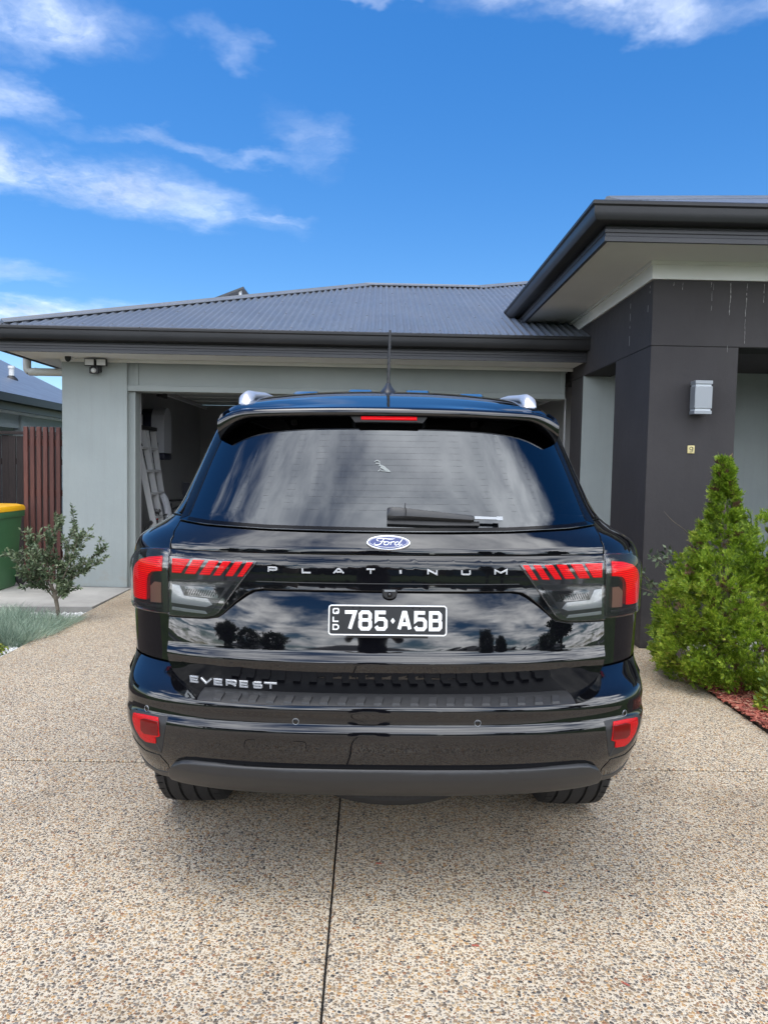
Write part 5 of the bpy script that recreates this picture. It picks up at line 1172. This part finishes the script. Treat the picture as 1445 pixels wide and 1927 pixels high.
def street_tree(x, y, h, r_, label, slim=False):
    t = empty('street_tree', (x,y,0), label, 'tree'); O = (x,y,0)
    MB().tube([(x,y,-.1),(x+.05,y,h*.35),(x,y+.1,h*.7)], [.16,.11,.04], 8).build('trunk', 'bark', t, True, O)
    n = 5200; q = rvec(n); k = 1+.35*np.sin(q[:, 0]*6+x)*np.cos(q[:, 2]*7+y)+.2*np.sin(q[:, 1]*9); rr_ = rng.uniform(.35,1,n)**.5*k
    P = np.array([x,y,h*.62])+q*rr_[:, None]*np.array([r_, r_, h*.42 if slim else r_*.9]); o = leaf_mesh('crown', P, q+rvec(n)*.8, rvec(n), rng.uniform(.16,.3,n), rng.uniform(.09,.17,n), 'leaf_street', t, O); o['kind'] = 'stuff'
for a in ((-9.5,-20.5,5.2,1.5,'bushy tree across the street left of the driveway'), (-9.5,-8.9,4.2,.95,'young street tree on the verge to the left'), (8.6,-21,5.6,.7,'slim tall tree across the street',True), (10.4,-20.6,4.2,.6,'slim shorter tree across the street',True),
          (-14,-21,6,1.8,'large round tree across the street far left'), (20,-21,5,1.6,'round tree across the street far right'), (9.5,-6.2,4.6,1.0,'young tree in the front garden to the right')): street_tree(*a)
# ---- the photographer, standing behind the camera and mirrored below the plate
def person():
    t = empty('person', (-.06,-.42,0), 'person in a dark shirt holding up a phone, mirrored below the plate', 'person'); O = (-.06,-.42,0)
    J = {'pel': (-.06,-.45,.95,.15,.11), 'sp': (-.06,-.45,1.12,.14,.10), 'ch': (-.06,-.44,1.32,.17,.115), 'nk': (-.06,-.43,1.47,.06,.06), 'hd0': (-.06,-.41,1.55,.07,.085), 'hd1': (-.06,-.41,1.63,.075,.095), 'hd2': (-.06,-.42,1.71,.055,.07)}
    E = [('pel','sp'),('sp','ch'),('ch','nk'),('nk','hd0'),('hd0','hd1'),('hd1','hd2')]
    for s, n_ in ((-1,'l'),(1,'r')):
        x = -.06
        J.update({'sh'+n_: (x+s*.19,-.44,1.40,.06,.06), 'el'+n_: (x+s*.25,-.30,1.20,.043,.043), 'wr'+n_: (x+s*.12,-.10,1.37,.029,.026), 'pm'+n_: (x+s*.095+.03,-.065,1.41,.034,.018),
                  'hp'+n_: (x+s*.10,-.45,.88,.095,.09), 'kn'+n_: (x+s*.12,-.43,.50,.062,.062), 'an'+n_: (x+s*.13,-.46,.10,.042,.045), 'to'+n_: (x+s*.15,-.30,.045,.045,.03)})
        E += [('ch','sh'+n_),('sh'+n_,'el'+n_),('el'+n_,'wr'+n_),('wr'+n_,'pm'+n_),('pel','hp'+n_),('hp'+n_,'kn'+n_),('kn'+n_,'an'+n_),('an'+n_,'to'+n_)]
        for k, (dz, ln) in enumerate(((.028,.05),(.010,.056),(-.008,.05),(-.026,.04))):
            a, b = 'f%d'%k+n_, 'g%d'%k+n_; J[a] = (x+s*.075+.03,-.045,1.415+dz,.009,.009); J[b] = (x+s*(.075-ln*.6)+.03,-.040,1.415+dz,.008,.008); E += [('pm'+n_, a), (a, b)]
        J['t'+n_] = (x+s*.10+.03,-.085,1.44,.010,.010); J['u'+n_] = (x+s*.05+.03,-.088,1.445,.009,.009); E += [('pm'+n_,'t'+n_),('t'+n_,'u'+n_)]
    names = list(J); me = bpy.data.meshes.new('body'); me.from_pydata([(J[k][0]-O[0], J[k][1]-O[1], J[k][2]) for k in names], [(names.index(a), names.index(b)) for a, b in E], []); o = link(bpy.data.objects.new('body', me), t)
    md = o.modifiers.new('skin', 'SKIN'); md.use_smooth_shade = True
    for k, v in zip(names, me.skin_vertices[0].data): v.radius = J[k][3:5]; v.use_root = (k == 'pel')
    o.modifiers.new('sub', 'SUBSURF').levels = 2; bpy.context.view_layer.update()
    m2 = bpy.data.meshes.new_from_object(o.evaluated_get(bpy.context.evaluated_depsgraph_get())); o.modifiers.clear(); o.data = m2
    m2.materials.clear()
    for k in ('cloth_navy','cloth_grey','skin','hair'): m2.materials.append(M[k])
    for p_ in m2.polygons:
        c = p_.center; y = c.y+O[1]; z = c.z
        p_.material_index = 3 if (z > 1.66 or (z > 1.56 and y < -.45)) else (2 if z > 1.46 or y > -.22 and z > .6 else (1 if z < .98 else 0))
    MB().lathe([(0,-.022),(.012,-.012),(.015,.004),(.006,.012)], (-.06,-.312,1.60), 'y', 8).build('nose', 'skin', t, True, O)
    for s in (-1, 1):
        MB().lathe([(0,-.012),(.010,-.006),(.012,.004)], (-.06+s*.033,-.325,1.635), 'y', 8).build('eye', 'white_plastic', t, True, O); MB().lathe([(.0,.012),(.016,.008),(.02,0),(0,-.01)], (-.06+s*.082,-.41,1.62), 'x', 8).build('ear', 'skin', t, True, O)
    MB().box((-.085,-.330,1.563), (-.035,-.318,1.572), .003).build('mouth', 'skin', t, False, O)
person()
MB().box((-.055,-.075,1.372), (.10,-.064,1.448), .003).build('phone', 'black_plastic'); tag(bpy.data.objects['phone'], 'dark phone held up by the photographer', 'phone')
